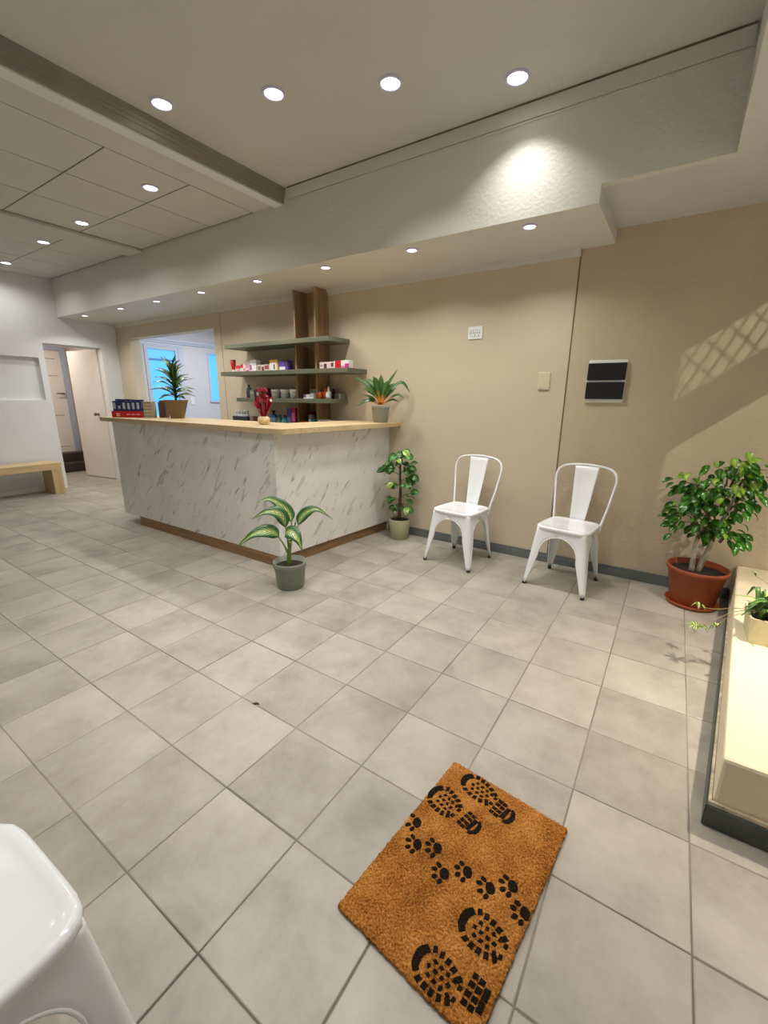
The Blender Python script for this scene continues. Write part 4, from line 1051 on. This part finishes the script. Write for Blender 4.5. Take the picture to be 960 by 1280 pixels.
def sole(u0, u1, vc, hv, ang):
    """toe at u0, lugs to u1"""
    bm = bmesh.new(); L = u1 - u0
    def tr(u, v):
        x = u0 + u * L; y = v * hv
        dx = x - (u0 + u1) / 2
        return ((u0 + u1) / 2 + dx * math.cos(ang) - y * math.sin(ang), vc + dx * math.sin(ang) + y * math.cos(ang))
    # toe cap, then rim lugs round an oval and small lugs inside
    arc_o = [(.26 - .30 * math.cos(a), .86 * math.sin(a)) for a in [R(d) for d in range(-62, 63, 12)]]
    arc_i = [(.34 - .20 * math.cos(a), .66 * math.sin(a)) for a in [R(d) for d in range(58, -59, -12)]]
    blob(bm, [tr(*p) for p in arc_o + arc_i])
    for k in range(5):
        u = .28 + k * .165; w = math.sqrt(max(.12, 1 - ((u - .45) / .66) ** 2))
        for sg in (-1, 1): lug(bm, *tr(u, sg * w * .84), L * .052, hv * .18, ang + sg * (.5 - .28 * k))
    for k in range(4):
        u = .40 + k * .16
        for v in (-.36, .0, .36): lug(bm, *tr(u - (.07 if v == 0 else 0), v), L * .040, hv * .11, ang + rs2.uniform(-.6, .6))
    for v in (-.3, .3): lug(bm, *tr(1.02, v), L * .04, hv * .14, ang)
    obj('boot_print', bm, M_DYE, t)
def heel(u0, u1, vc, hv, ang):
    bm = bmesh.new(); L = u1 - u0
    def tr(u, v):
        x = u0 + u * L; y = v * hv; dx = x - (u0 + u1) / 2
        return ((u0 + u1) / 2 + dx * math.cos(ang) - y * math.sin(ang), vc + dx * math.sin(ang) + y * math.cos(ang))
    if u1 < hw:
        arc_o = [(.62 + .40 * math.cos(a), .95 * math.sin(a)) for a in [R(d) for d in range(-80, 81, 16)]]
        arc_i = [(.58 + .22 * math.cos(a), .72 * math.sin(a)) for a in [R(d) for d in range(70, -71, -14)]]
        blob(bm, [tr(*p) for p in arc_o + arc_i])
    for i in range(3):
        for v in (-.78, -.28, .28, .78):
            x, y = tr(.08 + i * .24, v * (1 if i < 2 else .7)); lug(bm, x, y, L * .10, hv * .19, ang)
    obj('boot_print', bm, M_DYE, t)
sole(-.198, -.094, .137, .050, R(-14)); heel(-.068, -.006, .120, .033, R(-14))
sole(-.140, -.020, .251, .044, R(-10)); heel(-.008, .062, .223, .034, R(-10))
sole(.066, .178, -.119, .047, R(-2)); sole(.020, .130, -.258, .044, R(-2)); heel(.146, .215, -.233, .036, R(0))
for px, py in ((-.170, .016), (-.129, -.04), (-.077, -.011), (-.023, -.059), (.025, -.013), (.093, -.011), (.139, .033), (.190, -.008)):
    bm = bmesh.new(); a0 = math.atan2(-.57, -.82)
    blob(bm, ell(px, py, .0135, .0165, a0))
    for k, da in enumerate((-1.0, -.38, .30, .95)):
        rr = .030 if abs(da) < .5 else .0265
        x, y = px + math.cos(a0 + da) * rr, py + math.sin(a0 + da) * rr
        if abs(x) < hw - .006: blob(bm, ell(x, y, .0092, .0062, a0 + da * .7, 8))
    obj('paw_print', bm, M_DYE, t)

# ------------------------------------------------------------------ wall fittings
t = thing('distribution_board', 'white-framed electrical board with two black covers on the beige wall', 'electrical panel', (-0.69, W + 0.002, 1.297))
bxo('frame', (-.124, .124, -.022, 0, 0, .290), M_PLATEW, t, bevel=0.004)
for z0 in (.022, .152):
    bxo('cover', (-.1235, .1235, -.034, -.020, z0, z0 + .118), M_BLACK, t, bevel=0.003)
    for sx in (-1, 1): bxo('hinge', (sx * .118 - .008, sx * .118 + .008, -.030, -.018, z0 + .122 if z0 < .1 else z0 - .016, z0 + .132 if z0 < .1 else z0 - .006), M_PLATEW, t)
t = thing('wall_socket', 'white three-module wall socket high on the beige wall', 'socket', (-1.706, W, 1.786))
bxo('plate', (-.062, .062, -.010, 0, 0, .098), M_PLATEW, t, bevel=0.003)
for k in range(3):
    bm = bmesh.new(); x = -.032 + k * .032
    box(bm, x - .012, x - .008, -.0112, -.009, .040, .058); box(bm, x + .004, x + .008, -.0112, -.009, .040, .058); box(bm, x - .004, x, -.0112, -.009, .025, .034)
    obj('socket_slots', bm, cm((90, 92, 110)), t)
bxo('module_line', (-.047, .047, -.0106, -.009, .066, .070), cm((176, 178, 190)), t); bxo('module_line', (-.047, .047, -.0106, -.009, .018, .021), cm((176, 178, 190)), t)
t = thing('blank_plate', 'cream blank wall plate near the brown seam', 'wall plate', (-1.12, W, 1.386))
bxo('plate', (-.044, .044, -.012, 0, 0, .130), M_PLATE, t, bevel=0.004)
bxo('insert', (-.036, .036, -.0135, -.011, .010, .120), mat('cream insert', (216, 202, 172), 0.45), t, bevel=0.001)

# ------------------------------------------------------------------ bench at the far left wall
t = thing('wooden_bench', 'pale wooden bench with slab legs along the white wall', 'bench', (-7.28, 0.95, 0))
bxo('seat_board', (-.17, .17, -.80, .78, .33, .42), M_BENCH, t, bevel=0.004)
for y in (.66, -.78): bxo('leg', (-.17, .17, y, y + .12, 0, .3295), wood('ash leg', (196, 166, 118), (222, 196, 150), 0.5, 'z'), t, bevel=0.004)

# ------------------------------------------------------------------ cream ledge
t = thing('window_ledge', 'cream rendered ledge with dark slate skirting beside the doormat', 'ledge', (0.4, 1.8, 0))
E0 = (.4, 1.8)
P_ = lambda pts: [(x - E0[0], y - E0[1]) for x, y in pts]
bm = bmesh.new(); prism(bm, P_([(.048, .785), (.2575, W), (XR, W), (XR, .785)]), 0, .25)
obj('ledge_body', bm, M_LEDGE, t, bevel=0.012)
bm = bmesh.new(); prism(bm, P_([(.030, .765), (.2475, W - .017), (.2595, W - .017), (.050, .783)]), 0, .075)
obj('skirting', bm, M_SKIRTD, t, bevel=0.003)
bm = bmesh.new(); prism(bm, P_([(.031, .764), (XR, .764), (XR, .784), (.050, .784)]), 0, .075)
obj('skirting', bm, M_SKIRTD, t, bevel=0.003)
bm = bmesh.new(); prism(bm, P_([(.037, .773), (.2515, W - .017), (.2575, W - .017), (.046, .784)]), .075, .088); prism(bm, P_([(.037, .773), (XR, .773), (XR, .784), (.046, .784)]), .075, .088)
obj('skirting_cap', bm, mat('flaky cream edge', (200, 188, 160), 0.8, noise=0.35, nscale=30), t)

# ------------------------------------------------------------------ planter with spider plant
t = thing('planter_spider_plant', 'cream rectangular planter with a trailing spider plant on the ledge', 'potted plant', (.39, 1.765, .2505))
M_CREAMP = mat('cream planter', (212, 204, 164), 0.4)
bm = bmesh.new()
def rr_rect(hx, hy, z, r=.02):
    out = []
    for sx, sy, a0 in ((1, 1, 0), (-1, 1, 90), (-1, -1, 180), (1, -1, 270)):
        for a in (0, 30, 60, 90): out.append(bm.verts.new((sx * (hx - r) + r * math.cos(R(a0 + a)), sy * (hy - r) + r * math.sin(R(a0 + a)), z)))
    return out
rg = [rr_rect(.195, .094, 0), rr_rect(.208, .102, .122), rr_rect(.206, .100, .124, .019), rr_rect(.200, .094, .122, .016), rr_rect(.197, .091, .100, .015)]
for a, b in zip(rg, rg[1:]):
    for k in range(16): bm.faces.new((a[k], a[(k + 1) % 16], b[(k + 1) % 16], b[k]))
bm.faces.new(rg[0][::-1])
obj('planter_box', bm, M_CREAMP, t, smooth=False)
bm = bmesh.new(); box(bm, -.196, .196, -.09, .09, .085, .100); obj('soil', bm, M_SOIL, t)
M_SPID = leaf_material('spider plant leaf', (88, 124, 50), (206, 210, 130), band=0.3, rough=0.4, var=0.2)
M_SPID2 = leaf_material('spider plant dark leaf', (62, 100, 48), (96, 132, 66), band=0.4, rough=0.4, var=0.25)
for k in range(74):
    bx_, by_ = rs.uniform(-.17, .17), rs.uniform(-.06, .07); ang = rs.uniform(0, 2 * math.pi); L = rs.uniform(.06, .13)
    d = Vector((math.cos(ang), math.sin(ang), 0)); h = rs.uniform(.04, .11)
    leaf_obj(t, [(bx_, by_, .098), Vector((bx_, by_, .098)) + d * L * .4 + Vector((0, 0, h)), Vector((bx_, by_, .098)) + d * L + Vector((0, 0, h * rs.uniform(.2, .9)))], [.005, .011, .012, .008, .001], M_SPID if k % 3 == 0 else M_SPID2, fold=.4, n=6)
leaf_obj(t, [(-.12, -.02, .1), (-.19, .02, .17), (-.27, .05, .16)], [.004, .010, .011, .007, .001], M_SPID, fold=.4, n=8)
leaf_obj(t, [(-.10, -.05, .1), (-.15, -.04, .16), (-.22, .0, .165)], [.004, .010, .011, .007, .001], M_SPID, fold=.4, n=8)
# runners with plantlets hanging over the ledge edge
RUN = [[(-.15, .0, .12), (-.23, .05, .10), (-.31, .09, .055), (-.375, .13, .03)], [(-.15, .02, .12), (-.24, .03, .09), (-.32, .02, .02), (-.375, .02, -.04)], [(-.1, .05, .12), (-.13, .09, .22), (-.19, .12, .255)], [(-.15, .03, .11), (-.22, .04, .08), (-.275, .04, .03), (-.30, .04, -.02)]]
for k, pp in enumerate(RUN):
    bm = bmesh.new(); tube(bm, smooth_path(pp, 8), .0016, 5); obj('runner', bm, mat('runner straw', (168, 150, 96), 0.6), t, smooth=True)
    e = Vector(pp[-1])
    for j in range([7, 13, 3, 5][k]):
        ang = rs.uniform(0, 2 * math.pi); L = [.035, .058, .02, .03][k] * rs.uniform(.7, 1.15); d = Vector((math.cos(ang), math.sin(ang), 0))
        leaf_obj(t, [e, e + d * L * .5 + Vector((0, 0, .018)), e + d * L + Vector((0, 0, rs.uniform(-.02, .02)))], [.003, .005, .005, .001], M_SPID, fold=.4, n=4)

# ------------------------------------------------------------------ weeping fig in terracotta
FX, FY = 0.035, 2.64
t = thing('potted_weeping_fig', 'weeping fig with pale twin trunks in a terracotta pot on a saucer', 'potted plant', (FX, FY, 0))
M_TERRA = mat('terracotta plastic', (154, 74, 40), 0.45, noise=0.05, nscale=5)
bm = bmesh.new(); lathe(bm, [(0, 0), (.130, 0), (.142, .006), (.152, .026), (.149, .028), (.138, .012), (0, .010)], 40); obj('saucer', bm, M_TERRA, t, smooth=True)
pot(t, [(0, .0102), (.122, .0102), (.126, .016), (.160, .235), (.172, .238), (.174, .262), (.171, .266), (.163, .264), (.156, .22), (0, .215)], M_TERRA, .157, .228)
fr = frame_at(FX, FY)
M_BARKG = mat('pale fig bark', (176, 170, 152), 0.8, noise=0.2, nscale=18, bump=0.4, bscale=40)
for pp, r_ in (([(-.03, -.01, .22), (-.035, 0, .36), (-.03, .0, .50), (.0, .01, .66), (.03, .02, .80)], .017), ([(.0, .01, .22), (.03, .01, .36), (.05, .01, .50), (.09, .0, .66), (.12, -.01, .84)], .018)):
    bm = bmesh.new(); tube(bm, smooth_path([at3(fr, *p) for p in pp], 10), [r_ * (1 - .06 * i) for i in range(11)], 8); obj('trunk', bm, M_BARKG, t, smooth=True)
M_FICL = leaf_material('fig leaf', (44, 94, 26), (78, 130, 42), band=0.2, rough=0.22, var=0.4)
M_FICY = leaf_material('young fig leaf', (120, 164, 46), (160, 190, 70), band=0.3, rough=0.25, var=0.2)
FM = []
for L, wd, mm in ((.084, .025, M_FICL), (.076, .023, M_FICL), (.066, .020, M_FICY)):
    bm = leaf_bm([(0, 0, 0), (L * .3, 0, .005), (L * .7, 0, .0), (L, 0, -.014)], [.0015, wd * .8, wd, wd * .72, .001], fold=.3, n=6)
    me = bpy.data.meshes.new('leaf'); bm.to_mesh(me); bm.free(); me.materials.append(mm); me.polygons.foreach_set('use_smooth', [True] * len(me.polygons)); FM.append(me)
# crown outline in (right, z)
crown = [(-.24, .60), (-.22, .78), (-.08, .90), (.04, .985), (.19, .985), (.24, .90), (.235, .70), (.225, .50), (.10, .47), (-.06, .52), (-.13, .40), (-.15, .52)]
def inside(x, z):
    c = False; n = len(crown)
    for i in range(n):
        x1, z1 = crown[i]; x2, z2 = crown[i - 1]
        if (z1 > z) != (z2 > z) and x < (x2 - x1) * (z - z1) / (z2 - z1) + x1: c = not c
    return c
cnt_ = 0; bmb = bmesh.new()
rs = random.Random(21)
hubs = []
while len(hubs) < 37:
    x, z = rs.uniform(-.26, .26), rs.uniform(.38, 1.0)
    if inside(x, z): hubs.append((x, rs.uniform(-.16, .06) * (1 - abs(z - .72) * .8), z))
for hx, hd, hz in hubs:
    b0 = at3(fr, hx * .3 + .04, hd * .2, max(.45, hz - .12)); tube(bmb, smooth_path([b0, (b0 + at3(fr, hx, hd, hz + .03)) / 2 + Vector((0, 0, .03)), at3(fr, hx, hd, hz)], 4), [.005, .0042, .0034, .0026, .0018], 5)
    for j in range(8):
        p = at3(fr, hx + rs.gauss(0, .032), hd + rs.gauss(0, .035), hz + rs.gauss(0, .035))
        p.y = min(p.y, 0.13)
        out = Vector((p.x, p.y - .1, 0)) + Vector((rs.uniform(-.1, .1), rs.uniform(-.1, .1), 0))
        d_ = out.normalized() + Vector((0, 0, rs.uniform(-1.4, .15)))
        put_leaf2(t, FM[2] if (hz > .82 and rs.random() < .4) or rs.random() < .1 else FM[rs.randrange(2)], p, d_, Vector((rs.uniform(-.6, .6), rs.uniform(-.6, .6), .9)) - fr[1] * rs.uniform(0, 1.0), rs.uniform(.66, 1.0))
obj('branches', bmb, mat('fig twig', (104, 84, 56), 0.8), t, smooth=True)['kind'] = 'stuff'

# ------------------------------------------------------------------ scrap on the floor
bm = bmesh.new()
prism(bm, [(-.016, -.003), (-.004, -.005), (.006, -.002), (.017, -.001), (.008, .003), (.002, .008), (-.005, .004)], 0.0005, 0.004)
tag(obj('leaf_scrap', bm, mat('dry leaf', (52, 42, 34), 0.9), loc=(-1.587, 0.34, 0), rotz=0.4), 'tiny dark leaf scrap lying on the floor tiles', 'leaf scrap')
